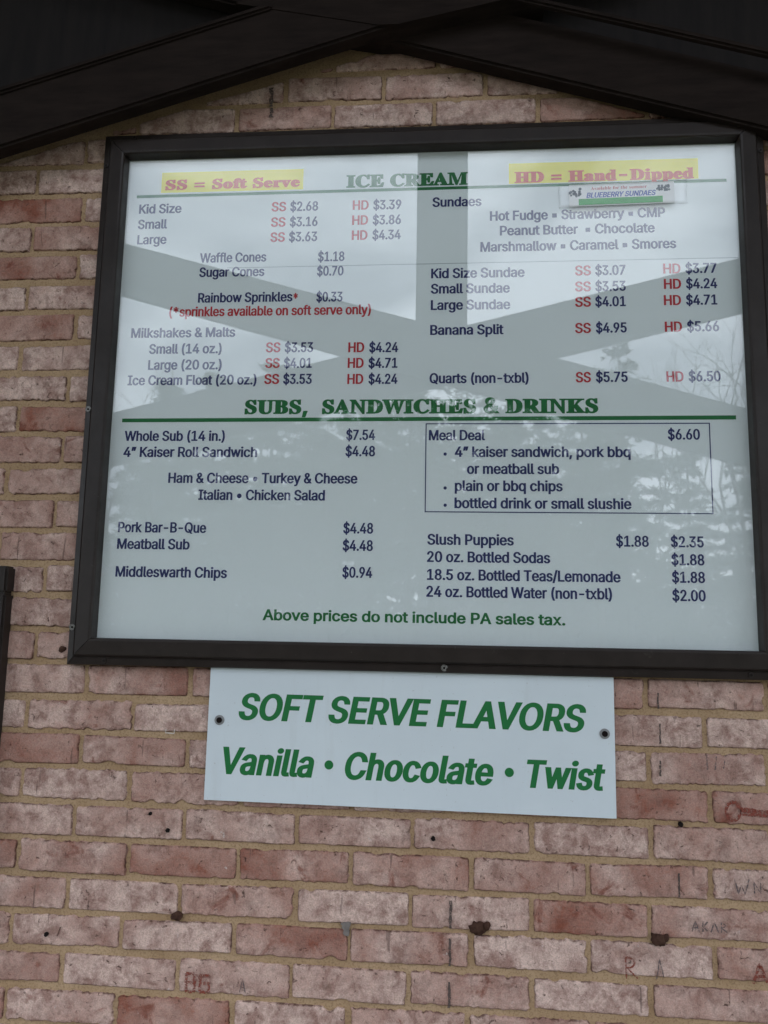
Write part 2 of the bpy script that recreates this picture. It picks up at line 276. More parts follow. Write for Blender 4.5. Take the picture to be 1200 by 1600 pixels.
TEXT=[
('Kid Size', 0.0499, 0.137, 2.3649, 'navy', 'b'),
('Small', 0.0494, 0.1095, 2.3323, 'navy', 'b'),
('Large', 0.0502, 0.1101, 2.2998, 'navy', 'b'),
('Waffle Cones', 0.1797, 0.3125, 2.2589, 'navy', 'b'),
('Sugar Cones', 0.1799, 0.3099, 2.2291, 'navy', 'b'),
('Rainbow Sprinkles', 0.1802, 0.3673, 2.1763, 'navy', 'b'),
('Milkshakes & Malts', 0.0505, 0.2578, 2.1061, 'navy', 'b'),
('Small (14 oz.)', 0.0884, 0.2323, 2.0733, 'navy', 'b'),
('Large (20 oz.)', 0.0885, 0.2339, 2.0411, 'navy', 'b'),
('Ice Cream Float (20 oz.)', 0.0497, 0.3032, 2.0105, 'navy', 'b'),
('*', 0.3686, 0.3774, 2.1735, 'red', 'b'),
('(*sprinkles available on soft serve only)', 0.1242, 0.52, 2.1483, 'red', 'b'),
('$2.68', 0.3556, 0.4115, 2.3628, 'navy', 'b'),
('$3.16', 0.3561, 0.4112, 2.3306, 'navy', 'b'),
('$3.63', 0.3553, 0.4116, 2.2993, 'navy', 'b'),
('$3.39', 0.5199, 0.5749, 2.362, 'navy', 'b'),
('$3.86', 0.5193, 0.5748, 2.3308, 'navy', 'b'),
('$4.34', 0.5194, 0.5747, 2.2997, 'navy', 'b'),
('$1.18', 0.4141, 0.4661, 2.2571, 'navy', 'b'),
('$0.70', 0.4132, 0.465, 2.2276, 'navy', 'b'),
('$0.33', 0.4135, 0.4645, 2.1748, 'navy', 'b'),
('$3.53', 0.3554, 0.4105, 2.074, 'navy', 'b'),
('$4.01', 0.3547, 0.409, 2.0428, 'navy', 'b'),
('$3.53', 0.3546, 0.41, 2.0112, 'navy', 'b'),
('$4.24', 0.518, 0.5734, 2.0724, 'navy', 'b'),
('$4.71', 0.5174, 0.5726, 2.0415, 'navy', 'b'),
('$4.24', 0.5181, 0.5731, 2.0102, 'navy', 'b'),
('SS', 0.3185, 0.3479, 2.3631, 'red', 'b'),
('SS', 0.3185, 0.3478, 2.3308, 'red', 'b'),
('SS', 0.3185, 0.3477, 2.2994, 'red', 'b'),
('HD', 0.4797, 0.5112, 2.3624, 'red', 'b'),
('HD', 0.4793, 0.5106, 2.3311, 'red', 'b'),
('HD', 0.4794, 0.51, 2.2999, 'red', 'b'),
('SS', 0.3187, 0.3473, 2.0743, 'red', 'b'),
('SS', 0.3187, 0.3472, 2.0431, 'red', 'b'),
('SS', 0.3181, 0.3472, 2.0114, 'red', 'b'),
('HD', 0.4782, 0.5088, 2.0728, 'red', 'b'),
('HD', 0.4778, 0.5083, 2.0419, 'red', 'b'),
('HD', 0.4779, 0.5084, 2.0104, 'red', 'b'),
('Sundaes', 0.6352, 0.7301, 2.3645, 'navy', 'b'),
('Hot Fudge ▪ Strawberry ▪ CMP', 0.746, 1.0749, 2.3334, 'navy', 'b'),
('Peanut Butter  ▪ Chocolate', 0.7649, 1.0551, 2.3028, 'navy', 'b'),
('Marshmallow ▪ Caramel ▪ Smores', 0.7278, 1.0935, 2.2705, 'navy', 'b'),
('Kid Size Sundae', 0.6342, 0.8116, 2.2185, 'navy', 'b'),
('Small Sundae', 0.6339, 0.7838, 2.1876, 'navy', 'b'),
('Large Sundae', 0.6342, 0.7843, 2.1549, 'navy', 'b'),
('Banana Split', 0.6335, 0.7716, 2.1054, 'navy', 'b'),
('Quarts (non-txbl)', 0.6333, 0.8173, 2.0107, 'navy', 'b'),
('$3.07', 0.9427, 0.9987, 2.2194, 'navy', 'b'),
('SS', 0.9053, 0.935, 2.2195, 'red', 'b'),
('$3.53', 0.9421, 0.9985, 2.1878, 'navy', 'b'),
('SS', 0.9048, 0.9344, 2.1877, 'red', 'b'),
('$4.01', 0.9415, 0.9978, 2.1575, 'navy', 'b'),
('SS', 0.9044, 0.9339, 2.1574, 'red', 'b'),
('$4.95', 0.9417, 0.9983, 2.1062, 'navy', 'b'),
('SS', 0.9036, 0.9329, 2.106, 'red', 'b'),
('$5.75', 0.9399, 0.9977, 2.0113, 'navy', 'b'),
('SS', 0.9033, 0.9312, 2.0109, 'red', 'b'),
('$3.77', 1.1081, 1.1649, 2.2203, 'navy', 'b'),
('HD', 1.0679, 1.0994, 2.2204, 'red', 'b'),
('$4.24', 1.1082, 1.1648, 2.1901, 'navy', 'b'),
('HD', 1.0681, 1.0995, 2.1901, 'red', 'b'),
('$4.71', 1.1071, 1.1636, 2.1582, 'navy', 'b'),
('HD', 1.0671, 1.0984, 2.1582, 'red', 'b'),
('$5.66', 1.1071, 1.1649, 2.1068, 'navy', 'b'),
('HD', 1.0673, 1.0984, 2.1066, 'red', 'b'),
('$6.50', 1.1066, 1.1639, 2.0114, 'navy', 'b'),
('HD', 1.0672, 1.098, 2.0111, 'red', 'b'),
('Whole Sub (14 in.)', 0.0507, 0.2469, 1.9003, 'navy', 'b'),
('4” Kaiser Roll Sandwich', 0.0509, 0.3104, 1.869, 'navy', 'b'),
('Ham & Cheese • Turkey & Cheese', 0.1416, 0.5019, 1.8191, 'navy', 'b'),
('Italian • Chicken Salad', 0.2014, 0.4417, 1.7869, 'navy', 'b'),
('Pork Bar-B-Que', 0.0501, 0.22, 1.7244, 'navy', 'b'),
('Meatball Sub', 0.0504, 0.1899, 1.693, 'navy', 'b'),
('Middleswarth Chips', 0.0509, 0.2635, 1.6408, 'navy', 'b'),
('$7.54', 0.4783, 0.533, 1.902, 'navy', 'b'),
('$4.48', 0.4779, 0.5336, 1.8708, 'navy', 'b'),
('$4.48', 0.4774, 0.533, 1.7259, 'navy', 'b'),
('$4.48', 0.4771, 0.5331, 1.694, 'navy', 'b'),
('$0.94', 0.4778, 0.5329, 1.6447, 'navy', 'b'),
('Meal Deal', 0.6332, 0.7371, 1.9013, 'navy', 'b'),
('$6.60', 1.0661, 1.123, 1.9024, 'navy', 'b'),
('4” kaiser sandwich, pork bbq', 0.6813, 0.9994, 1.8699, 'navy', 'b'),
('or meatball sub', 0.7038, 0.8713, 1.8381, 'navy', 'b'),
('plain or bbq chips', 0.6817, 0.8772, 1.8063, 'navy', 'b'),
('bottled drink or small slushie', 0.6813, 0.9987, 1.7743, 'navy', 'b'),
('Slush Puppies', 0.6324, 0.7888, 1.7067, 'navy', 'b'),
('20 oz. Bottled Sodas', 0.6321, 0.8534, 1.6752, 'navy', 'b'),
('18.5 oz. Bottled Teas/Lemonade', 0.6325, 0.9764, 1.6427, 'navy', 'b'),
('24 oz. Bottled Water (non-txbl)', 0.6316, 0.9607, 1.6122, 'navy', 'b'),
('$1.88', 0.9695, 1.0271, 1.7067, 'navy', 'b'),
('$2.35', 1.0649, 1.1224, 1.7066, 'navy', 'b'),
('$1.88', 1.065, 1.1223, 1.6747, 'navy', 'b'),
('$1.88', 1.0651, 1.1222, 1.6436, 'navy', 'b'),
('$2.00', 1.0646, 1.1221, 1.6115, 'navy', 'b'),
('•', 0.6595, 0.6678, 1.8698, 'navy', 'b'),
('•', 0.66, 0.6682, 1.8062, 'navy', 'b'),
('•', 0.6603, 0.6685, 1.7741, 'navy', 'b'),
('Above prices do not include PA sales tax.', 0.3332, 0.8785, 1.5651, 'green', 'w'),
('SS = Soft Serve', 0.1008, 0.3742, 2.4143, 'red', 'h1'),
('ICE CREAM', 0.466, 0.7035, 2.4091, 'green', 'h2'),
('HD = Hand-Dipped', 0.7933, 1.1306, 2.41, 'red', 'h3'),
('SUBS,  SANDWICHES & DRINKS', 0.2828, 0.9434, 1.9525, 'green', 'h2b'),
('SOFT SERVE FLAVORS', 0.2971, 0.9116, 1.3874, 'green', 'f'),
('Vanilla', 0.2717, 0.4369, 1.2925, 'green', 'f'),
('•', 0.4552, 0.4712, 1.2924, 'green', 'fd'),
('Chocolate', 0.4918, 0.7518, 1.2903, 'green', 'f'),
('•', 0.7706, 0.7871, 1.2897, 'green', 'fd'),
('Twist', 0.809, 0.9428, 1.2867, 'green', 'f'),
]
CAP_SANS, CAP_SERIF = 509, 455
SANS = {' ':(188,''),
'$':(447,'202,-74 202,583 244,583 244,-74;224,-9 156,-1 128,9 91,31 72,50 51,83 42,109 38,137 104,137 114,102 136,76 166,59 204,50 246,50 286,60 317,79 338,106 345,130 344,154 336,174 322,189 280,211 163,246 112,269 76,301 56,341 52,372 58,413 68,437 92,468 113,484 151,503 195,514 227,516 289,508 316,498 351,476 377,449 390,427 398,403 401,378 337,378 326,412 312,430 291,444 254,456 204,457 159,444 139,430 129,418 118,398 115,383 117,359 122,345 136,328 162,311 198,297 303,267 336,252 359,238 384,213 399,189 407,161 408,139 406,112 393,75 379,53 360,34 323,11 294,0 261,-7'),
'&':(448,'197,-7 165,-5 136,1 110,12 78,34 61,52 43,84 36,108 34,133 36,154 43,181 70,220 111,256 226,343 255,375 262,405 255,434 233,454 201,461 168,453 155,444 145,431 139,416 137,399 145,363 179,314 438,0 364,0 121,293 87,344 77,379 76,409 82,440 96,467 117,488 144,503 176,512 200,513 224,512 256,503 274,494 297,475 313,451 320,433 324,404 322,382 309,349 281,314 144,210 110,174 100,154 97,131 100,108 114,81 143,57 175,48 213,48 251,59 294,88 321,121 336,151 343,174 349,224 408,224 403,167 389,124 371,92 333,47 305,23 271,7 234,-3'),
'(':(273,'89,207 92,264 105,344 125,422 153,494 177,539 236,539 204,466 174,370 156,276 151,207 158,130 172,67 195,-1 236,-96 177,-96 150,-46 128,4 105,80 95,131'),
')':(273,'37,-96 79,0 102,69 116,132 122,207 117,276 99,370 69,466 37,539 97,539 135,459 154,403 169,344 183,244 182,156 174,104 153,28 123,-47 97,-96'),
'*':(453,'201,223 206,331 114,272 89,315 186,365 89,415 114,459 206,400 201,509 250,509 246,400 337,459 362,415 266,365 362,315 337,272 246,331 250,223'),
',':(188,'38,-119 68,71 137,71 84,-119'),
'-':(453,'337,244 337,188 114,188 114,244'),
'.':(188,'95,-4 78,-1 63,9 53,24 50,41 53,59 63,73 78,83 95,87 113,83 128,73 138,59 141,41 138,24 128,9 113,-1'),
'/':(249,'235,533 71,-76 14,-76 178,533'),
'0':(453,'227,-7 191,-3 158,7 130,24 95,62 69,113 57,155 50,202 48,254 50,306 57,353 69,395 95,447 130,484 159,502 191,512 227,516 262,512 295,502 323,484 358,447 384,395 396,353 403,306 405,254 403,202 396,155 384,113 359,62 323,24 295,7 263,-3;227,50 250,52 271,60 290,74 313,103 330,144 338,176 344,254 338,332 330,365 313,405 290,435 271,449 250,457 227,460 203,457 182,449 163,435 140,405 123,365 115,332 109,254 115,176 123,144 140,103 163,74 182,60 203,52'),
'1':(453,'76,0 76,55 391,55 391,0;276,509 276,0 212,0 212,448 86,358 86,427 198,509'),
'2':(453,'64,0 64,47 282,282 311,327 320,364 317,397 308,419 287,441 258,455 233,459 205,458 188,454 165,443 148,427 135,406 127,362 66,362 68,391 80,430 94,453 111,473 143,496 168,507 196,513 240,515 268,511 294,502 317,490 337,474 354,456 367,434 376,411 380,386 380,354 374,327 357,290 327,247 281,195 153,60 153,57 389,57 389,0'),
'3':(453,'218,-7 188,-5 146,5 98,30 70,57 57,79 48,104 44,132 109,132 115,107 132,81 158,63 191,52 229,50 258,55 291,69 309,86 325,116 329,145 323,180 306,211 284,229 254,241 216,247 157,248 157,299 288,448 288,452 70,452 70,509 372,509 372,461 211,278 211,289 247,290 279,286 321,269 354,244 371,222 387,186 393,145 387,103 377,78 362,55 344,36 321,19 295,7 266,-2'),
'4':(453,'40,105 40,158 247,509 311,509 109,163 413,163 413,105;282,0 282,318 343,318 343,0'),
'5':(453,'221,-7 165,1 140,11 108,32 83,60 71,82 63,105 60,130 122,130 134,95 148,78 166,64 204,51 231,50 250,53 284,69 298,82 314,104 326,141 327,173 324,193 314,221 297,244 275,262 248,273 218,277 184,273 152,262 128,246 67,253 96,509 366,509 366,452 151,452 134,301 170,322 212,333 252,332 294,321 330,299 358,269 379,231 388,199 391,163 385,117 376,89 352,52 321,23 296,8 253,-4'),
'6':(453,'226,-7 182,-1 155,8 130,22 100,51 78,87 69,115 64,162 68,199 86,253 112,302 252,509 322,509 151,261 145,261 157,279 174,295 196,307 214,312 265,312 291,305 316,295 337,280 355,262 375,228 387,187 389,157 387,127 379,98 368,73 352,50 333,30 310,14 284,3 257,-4;226,48 263,55 279,63 299,79 314,101 322,119 327,157 322,196 314,213 299,235 279,251 263,259 226,265 190,259 174,252 153,235 138,214 131,197 125,158 131,119 138,102 153,79 174,63 190,55'),
'7':(453,'97,0 323,452 62,452 62,509 391,509 391,449 165,0'),
'8':(453,'226,-7 163,1 136,11 101,33 74,62 62,84 54,109 52,135 58,176 65,195 81,220 101,241 117,252 153,265 109,289 93,308 80,330 73,354 70,380 73,405 79,429 98,460 134,492 158,503 184,511 226,516 269,511 317,492 354,460 373,429 379,405 382,380 379,354 372,330 359,308 343,289 300,265 335,252 372,220 395,176 401,135 398,109 391,84 378,62 352,33 317,11 289,1;226,49 267,54 285,60 307,74 323,91 331,106 337,139 330,173 322,189 305,208 283,223 265,230 226,235 187,230 169,223 147,208 130,189 122,173 115,139 121,106 129,91 145,74 167,60 185,54;226,290 260,294 293,313 314,344 319,376 314,407 294,437 260,455 226,460 192,455 159,437 138,407 133,376 138,344 159,313 193,294'),
'9':(453,'226,516 256,513 298,501 322,486 352,458 374,421 384,393 389,347 385,309 367,256 340,207 200,0 130,0 301,248 307,248 295,229 278,214 257,202 238,196 188,197 161,203 137,214 116,229 98,247 77,281 66,321 64,352 66,382 73,411 85,436 101,459 120,479 143,494 168,506 196,513;226,460 190,454 174,446 154,429 138,407 131,390 125,352 131,313 138,295 154,274 174,257 190,250 226,243 263,249 279,257 299,273 314,295 322,312 327,350 322,390 314,407 299,429 279,446 263,454'),
'A':(480,'16,0 201,509 276,509 463,0 395,0 280,323 232,478 245,478 222,402 85,0;110,142 110,199 370,199 370,142'),
'B':(456,'60,0 60,509 258,508 289,504 329,491 359,469 381,442 394,410 398,363 390,327 373,301 350,282 315,267 315,262 347,254 371,240 391,220 407,194 416,161 417,124 410,88 400,67 386,48 357,24 331,12 301,4 247,0;125,57 264,58 296,63 320,73 344,96 355,126 354,153 342,184 327,203 313,213 279,228 248,231 125,231;125,285 247,286 273,290 295,300 319,320 333,348 335,383 326,412 304,436 270,449 125,452'),
'C':(510,'267,-7 225,-3 186,7 150,25 104,63 70,115 53,157 44,203 40,254 44,305 53,352 70,393 104,445 150,484 186,501 225,512 267,516 305,513 340,504 373,490 402,471 427,447 448,418 463,385 473,348 408,348 394,388 363,424 330,444 284,455 237,453 196,439 161,414 133,378 113,332 106,295 104,233 109,194 119,160 133,130 161,94 184,76 223,59 252,54 284,54 315,60 351,76 375,96 397,128 408,160 473,160 463,124 448,91 428,62 402,38 373,19 341,5 305,-4'),
'D':(502,'219,0 96,0 96,57 254,60 304,73 343,99 372,135 385,164 394,198 399,235 399,275 390,329 372,375 354,399 332,420 306,435 275,446 240,451 93,452 93,509 250,508 294,501 334,488 369,467 412,426 442,372 455,329 462,255 455,181 442,138 411,83 368,42 332,21 291,8;125,509 125,0 60,0 60,509'),
'E':(419,'60,0 60,509 372,509 372,452 125,452 125,286 355,286 355,229 125,229 125,57 375,57 375,0'),
'F':(410,'60,0 60,509 369,509 369,452 125,452 125,278 346,278 346,221 125,221 125,0'),
'G':(520,'269,-7 225,-3 185,7 149,25 104,64 69,116 53,157 43,203 40,254 43,305 53,352 69,393 103,445 133,472 184,501 223,512 265,516 304,513 340,504 374,489 403,469 429,445 449,416 465,384 474,349 408,349 391,386 368,417 337,439 308,451 274,456 236,453 196,440 171,424 141,392 125,364 113,332 104,275 106,213 113,177 125,145 151,105 184,76 210,63 238,56 283,53 309,57 333,66 355,78 374,93 396,123 410,160 415,202 434,199 283,199 283,256 478,256 477,180 471,141 459,107 431,62 392,28 360,11 308,-4'),
'H':(517,'60,0 60,509 125,509 125,289 392,289 392,509 457,509 457,0 392,0 392,232 125,232 125,0'),
'I':(300,'31,0 31,57 118,57 118,452 31,452 31,509 269,509 269,452 183,452 183,57 269,57 269,0'),
'J':(396,'185,-7 143,-2 106,11 75,33 63,47 52,63 38,100 33,173 98,173 98,130 108,93 122,74 149,56 172,51 209,53 230,61 248,74 261,93 271,130 272,509 336,509 336,145 332,100 318,63 307,47 279,21 263,11 227,-2'),
'K':(467,'104,145 104,216 181,310 364,509 448,509 231,276 228,276;60,0 60,509 125,509 125,0;372,0 188,259 228,309 449,0'),
'L':(393,'60,0 60,509 125,509 125,57 361,57 361,0'),
'M':(628,'60,0 60,509 152,509 280,179 322,49 307,49 342,158 476,509 568,509 568,0 504,0 507,457 513,457 470,328 342,0 286,0 167,300 112,457 119,457 120,416 122,0'),
'N':(523,'60,0 60,509 136,509 359,157 414,55 405,54 399,157 399,509 463,509 463,0 387,0 168,346 108,452 119,454 125,301 125,0'),
'O':(533,'267,-7 225,-3 186,7 150,25 105,63 70,115 53,157 44,203 40,254 44,305 53,352 70,393 105,445 150,484 186,501 225,512 267,516 309,512 348,501 384,484 429,445 464,393 480,352 490,305 493,254 490,203 480,157 464,115 429,63 400,36 348,7 309,-3;267,53 310,59 337,69 361,84 383,105 408,144 420,176 428,213 430,254 428,295 420,332 408,365 383,404 361,424 337,440 310,450 267,456 223,450 197,440 172,424 151,404 125,364 113,332 106,295 103,254 106,213 113,176 125,144 151,105 172,84 197,69 223,59'),
'P':(445,'60,0 60,509 254,508 289,503 332,487 366,462 383,441 396,417 404,391 408,363 404,304 396,278 383,254 356,223 319,201 272,188 109,186 109,242 245,243 279,248 305,261 329,286 343,328 342,376 329,409 305,434 268,449 232,452 125,452 125,0'),
'Q':(533,'245,159 313,159 468,-48 401,-48;267,-7 225,-3 186,7 150,25 105,63 70,115 53,157 44,203 40,254 44,305 53,352 70,393 105,445 150,484 186,501 225,512 267,516 309,512 348,501 384,484 429,445 464,393 480,352 490,305 493,254 490,203 480,157 464,115 429,63 400,36 348,7 309,-3;267,53 310,59 337,69 361,84 383,105 408,144 420,176 428,213 430,254 428,295 420,332 408,365 383,404 361,424 337,440 310,450 267,456 223,450 197,440 172,424 151,404 125,364 113,332 106,295 103,254 106,213 113,176 125,144 151,105 172,84 197,69 223,59'),
'R':(449,'60,0 60,509 255,508 290,504 333,489 367,465 384,444 396,421 407,381 407,323 401,296 390,271 367,240 333,217 289,203 236,198 96,198 96,255 246,255 289,263 306,271 325,287 337,308 344,333 344,371 337,397 319,425 298,440 279,446 246,452 125,452 125,0;353,0 230,229 303,229 428,0'),
'S':(447,'224,-9 156,-1 128,9 91,31 72,50 51,83 42,109 38,137 104,137 114,102 136,76 166,59 204,50 246,50 286,60 317,79 338,106 345,130 344,154 336,174 322,189 280,211 163,246 112,269 76,301 56,341 52,372 58,413 68,437 92,468 113,484 151,503 195,514 227,516 289,508 316,498 351,476 377,449 390,427 398,403 401,378 337,378 326,412 312,430 291,444 254,456 204,457 159,444 139,430 129,418 118,398 115,383 117,359 122,345 136,328 162,311 198,297 303,267 336,252 359,238 384,213 399,189 407,161 408,139 406,112 393,75 379,53 360,34 323,11 294,0 261,-7'),
'T':(449,'32,452 32,509 417,509 417,452 257,452 257,0 193,0 193,452'),
'U':(517,'259,-8 203,-2 169,8 140,24 103,55 85,80 71,108 63,140 60,173 60,509 124,509 124,178 126,155 136,123 160,87 187,68 220,56 259,52 298,56 331,68 357,87 381,123 391,155 393,178 393,509 457,509 457,173 454,140 446,108 433,80 414,55 378,24 348,8 315,-2'),
'V':(480,'204,0 16,509 84,509 199,187 248,31 235,31 257,107 395,509 463,509 278,0'),
'W':(686,'155,0 16,509 82,509 170,171 197,40 189,40 209,137 306,509 380,509 468,171 497,40 488,40 504,120 603,509 670,509 530,0 455,0 362,345 336,475 350,475 330,371 230,0'),
'Y':(472,'203,0 203,208 16,509 91,509 208,318 250,230 224,230 242,275 280,344 381,509 455,509 268,208 268,0'),
'a':(389,'160,-9 126,-5 94,5 76,15 54,36 38,63 32,84 31,118 36,146 43,161 58,179 78,193 100,203 143,214 241,228 265,235 275,250 275,272 269,291 256,311 240,322 220,329 196,331 163,327 137,316 114,296 100,274 41,291 57,322 71,339 114,368 143,378 173,383 231,381 263,372 293,355 317,329 330,301 337,251 337,0 277,0 277,52 272,52 252,25 229,8 199,-4;170,45 202,49 220,55 242,68 259,86 274,122 276,190 246,179 141,161 117,150 100,135 95,124 92,105 94,87 102,72 114,61 130,52'),
'b':(424,'229,-8 198,-5 165,8 142,26 118,59 112,59 112,0 53,0 53,509 114,509 114,319 118,319 147,355 179,376 218,384 259,382 300,368 335,342 362,307 376,277 388,227 390,169 381,116 363,70 336,34 301,9 274,-2;220,47 242,49 262,55 279,66 301,88 320,128 325,151 328,189 320,250 301,290 280,311 262,322 243,328 220,330 178,322 161,312 140,291 121,252 116,229 113,189 114,162 121,126 140,86 162,65 179,55'),
'c':(396,'207,-8 174,-5 144,3 117,16 82,46 56,85 44,116 37,150 34,187 37,225 44,260 56,291 82,330 117,360 144,374 174,382 207,384 260,377 305,356 340,322 362,277 303,262 293,285 274,308 252,321 226,329 184,328 163,321 145,310 124,287 113,269 105,247 98,212 99,151 108,117 118,97 137,73 154,60 173,51 207,46 243,52 271,66 292,89 304,117 363,102 354,78 341,56 306,21 261,-1'),
'd':(424,'195,-8 165,-6 124,9 89,34 62,70 43,116 35,169 36,227 48,277 62,307 89,342 124,368 165,382 207,384 245,376 278,355 306,319 311,319 311,509 372,509 372,0 313,0 313,59 307,59 282,26 259,8 227,-5;205,47 246,55 263,65 284,86 303,126 310,162 312,189 310,216 303,252 284,291 263,312 246,322 205,330 182,328 162,322 145,311 124,290 105,250 96,189 99,151 105,128 124,88 145,66 162,55 182,49'),
'e':(404,'212,-8 177,-5 145,3 117,16 82,46 56,85 44,116 37,150 34,187 36,224 44,258 55,290 81,329 115,359 142,373 172,382 205,384 246,380 275,370 303,355 327,333 347,305 361,269 370,227 371,194 371,169 75,169 75,221 338,221 310,202 304,248 288,286 263,314 237,326 205,330 173,326 146,313 125,294 109,270 99,241 96,164 106,116 116,97 135,73 169,53 190,48 220,46 254,53 276,65 294,82 306,105 365,91 348,55 335,39 311,19 283,4 261,-3'),
'f':(254,'228,379 228,327 6,327 6,379;81,0 81,432 84,461 101,493 113,505 135,519 178,530 207,529 234,524 243,521 227,468 199,474 171,470 154,460 145,443 142,419 142,0'),
'g':(425,'207,-151 156,-146 114,-132 76,-104 51,-69 101,-41 131,-74 169,-93 222,-97 249,-92 272,-82 298,-58 308,-34 311,-6 311,68 306,68 287,41 272,28 252,16 227,8 195,5 165,7 125,20 101,34 80,53 63,77 43,120 36,154 34,191 36,229 43,263 55,293 80,332 112,361 138,374 181,384 207,384 237,379 273,360 288,346 308,319 313,319 313,379 372,379 372,-9 367,-54 350,-90 334,-109 314,-124 265,-144;205,59 246,66 264,75 285,95 300,121 307,142 312,193 309,231 304,253 285,291 264,312 247,322 205,330 182,328 163,322 145,312 124,290 105,252 99,229 96,193 99,155 105,133 124,96 145,76 163,66'),
'h':(410,'114,227 114,0 53,0 53,509 114,509 114,287 102,287 116,319 132,344 152,362 187,379 213,384 252,383 285,373 313,356 328,340 341,321 350,298 355,271 357,0 296,0 295,249 286,286 273,304 246,323 223,328 192,328 161,317 141,303 126,283 117,257'),
'i':(167,'53,0 53,379 114,379 114,0;84,443 67,446 54,455 44,468 41,483 44,499 54,512 67,521 84,524 100,521 114,512 123,499 126,483 123,468 114,455 100,446'),
'k':(381,'110,137 110,212 121,212 284,379 360,379 184,199 177,199;53,0 53,509 114,509 114,0;294,0 148,186 191,229 372,0'),
'l':(189,'139,-2 101,3 82,13 67,28 55,59 53,84 53,509 114,509 114,83 118,66 126,57 140,52 170,54 181,3'),
'm':(610,'53,0 53,379 112,379 112,295 108,295 122,331 144,358 172,376 211,386 233,385 257,380 287,361 303,342 314,320 321,295 312,295 322,321 343,350 372,371 407,383 448,386 478,380 514,361 535,338 550,307 556,269 557,0 496,0 496,254 493,279 485,298 473,313 447,326 419,330 395,328 368,316 349,296 338,270 335,247 335,0 274,0 272,280 265,297 246,317 220,328 199,330 171,326 145,312 126,289 117,266 114,238 114,0'),
'n':(410,'114,227 114,0 53,0 53,379 112,379 112,287 102,287 116,319 132,344 152,362 187,379 213,384 252,383 285,373 313,356 341,321 350,298 355,271 357,0 296,0 295,249 286,286 273,304 246,323 223,328 192,328 161,317 141,303 126,283 117,257'),
'o':(415,'207,-8 174,-5 144,3 117,16 82,46 56,85 44,116 37,150 34,187 37,225 44,260 56,291 82,330 117,360 144,374 174,382 207,384 241,382 271,374 299,360 333,330 359,291 371,260 379,225 381,187 379,150 371,116 359,85 333,46 299,16 271,3 241,-5;207,46 231,49 252,55 270,66 285,80 298,97 311,128 319,187 311,247 298,278 285,296 270,310 252,321 231,328 207,330 184,328 163,321 145,310 130,296 118,278 105,247 96,187 105,128 118,97 130,80 145,66 163,55 184,49'),
'p':(424,'53,-143 53,379 112,379 112,319 118,319 152,360 188,379 218,384 245,384 274,378 300,368 335,342 354,320 370,293 381,261 388,227 390,169 381,116 370,84 346,45 313,16 274,-2 245,-8 208,-7 173,4 147,21 118,59 114,59 114,-143;220,47 242,49 262,55 279,66 301,88 320,128 325,151 328,189 320,250 301,290 280,311 262,322 243,328 220,330 178,322 161,312 140,291 121,252 116,229 113,189 114,162 121,126 140,86 162,65 179,55'),
'q':(424,'372,-143 311,-143 311,59 306,59 277,21 252,4 217,-7 180,-8 137,3 111,16 79,45 55,84 39,133 35,169 36,227 43,261 55,293 70,320 89,342 124,368 151,378 180,384 207,384 237,379 272,360 307,319 313,319 313,379 372,379;205,47 246,55 263,65 284,86 303,126 310,162 312,189 310,216 303,252 284,291 263,312 246,322 205,330 182,328 162,322 145,311 124,290 105,250 96,189 99,151 105,128 124,88 145,66 162,55 182,49'),
'r':(259,'53,0 53,379 112,379 112,321 115,321 130,347 161,373 191,383 243,384 243,322 198,325 166,318 140,301 122,277 115,254 114,237 114,0'),
's':(365,'182,-8 123,0 84,18 62,38 50,54 36,94 94,107 105,79 117,66 141,52 170,46 206,47 227,53 244,62 262,81 267,95 266,115 258,131 249,140 221,153 133,174 104,186 72,208 58,227 50,249 47,274 51,305 59,323 79,347 105,365 137,378 161,383 200,384 244,376 279,358 304,332 324,290 268,277 254,304 228,325 199,332 166,331 139,322 119,305 109,285 112,258 124,243 144,232 246,205 287,187 306,171 320,153 328,131 331,107 329,85 323,65 312,47 290,24 260,6 236,-2'),
't':(227,'204,379 204,327 6,327 6,379;65,471 126,471 127,83 136,61 150,53 172,50 202,54 213,2 168,-4 125,2 92,21 72,52 65,93'),
'u':(410,'182,-5 135,2 106,16 89,31 75,48 60,82 53,139 53,379 114,379 114,144 116,117 124,94 145,67 164,56 200,50 234,55 256,66 274,83 287,105 295,132 296,153 296,379 357,379 357,0 298,0 298,92 307,92 301,75 286,47 267,25 234,5 209,-3'),
'v':(389,'163,0 17,379 84,379 173,132 206,21 184,21 220,144 305,379 371,379 226,0'),
'w':(567,'138,0 23,379 87,379 147,164 175,41 165,41 179,105 252,379 316,379 375,163 402,41 391,41 402,90 480,379 545,379 429,0 368,0 319,172 277,338 291,338 258,207 199,0'),
'x':(379,'21,0 171,218 171,171 29,379 100,379 207,206 175,206 222,287 282,379 352,379 209,169 209,214 358,0 287,0 219,103 173,182 205,182 160,103 91,0'),
'y':(389,'47,-139 61,-86 99,-90 113,-86 126,-78 145,-51 163,-1 17,379 84,379 173,132 206,21 184,21 220,144 305,379 371,379 204,-58 187,-93 165,-119 132,-139 91,-145'),
'z':(380,'42,0 42,46 254,320 254,323 48,323 48,379 333,379 333,331 126,60 126,56 339,56 339,0'),
'”':(300,'52,318 82,509 151,509 98,318;175,318 205,509 274,509 222,318'),
'•':(389,'194,93 156,99 139,107 117,124 100,147 92,164 85,202 92,240 100,257 117,279 139,296 156,305 194,311 232,305 249,296 272,279 289,257 297,240 304,202 297,164 289,147 272,124 249,107 232,99'),
'▪':(389,'94,302 293,302 293,103 94,103')}
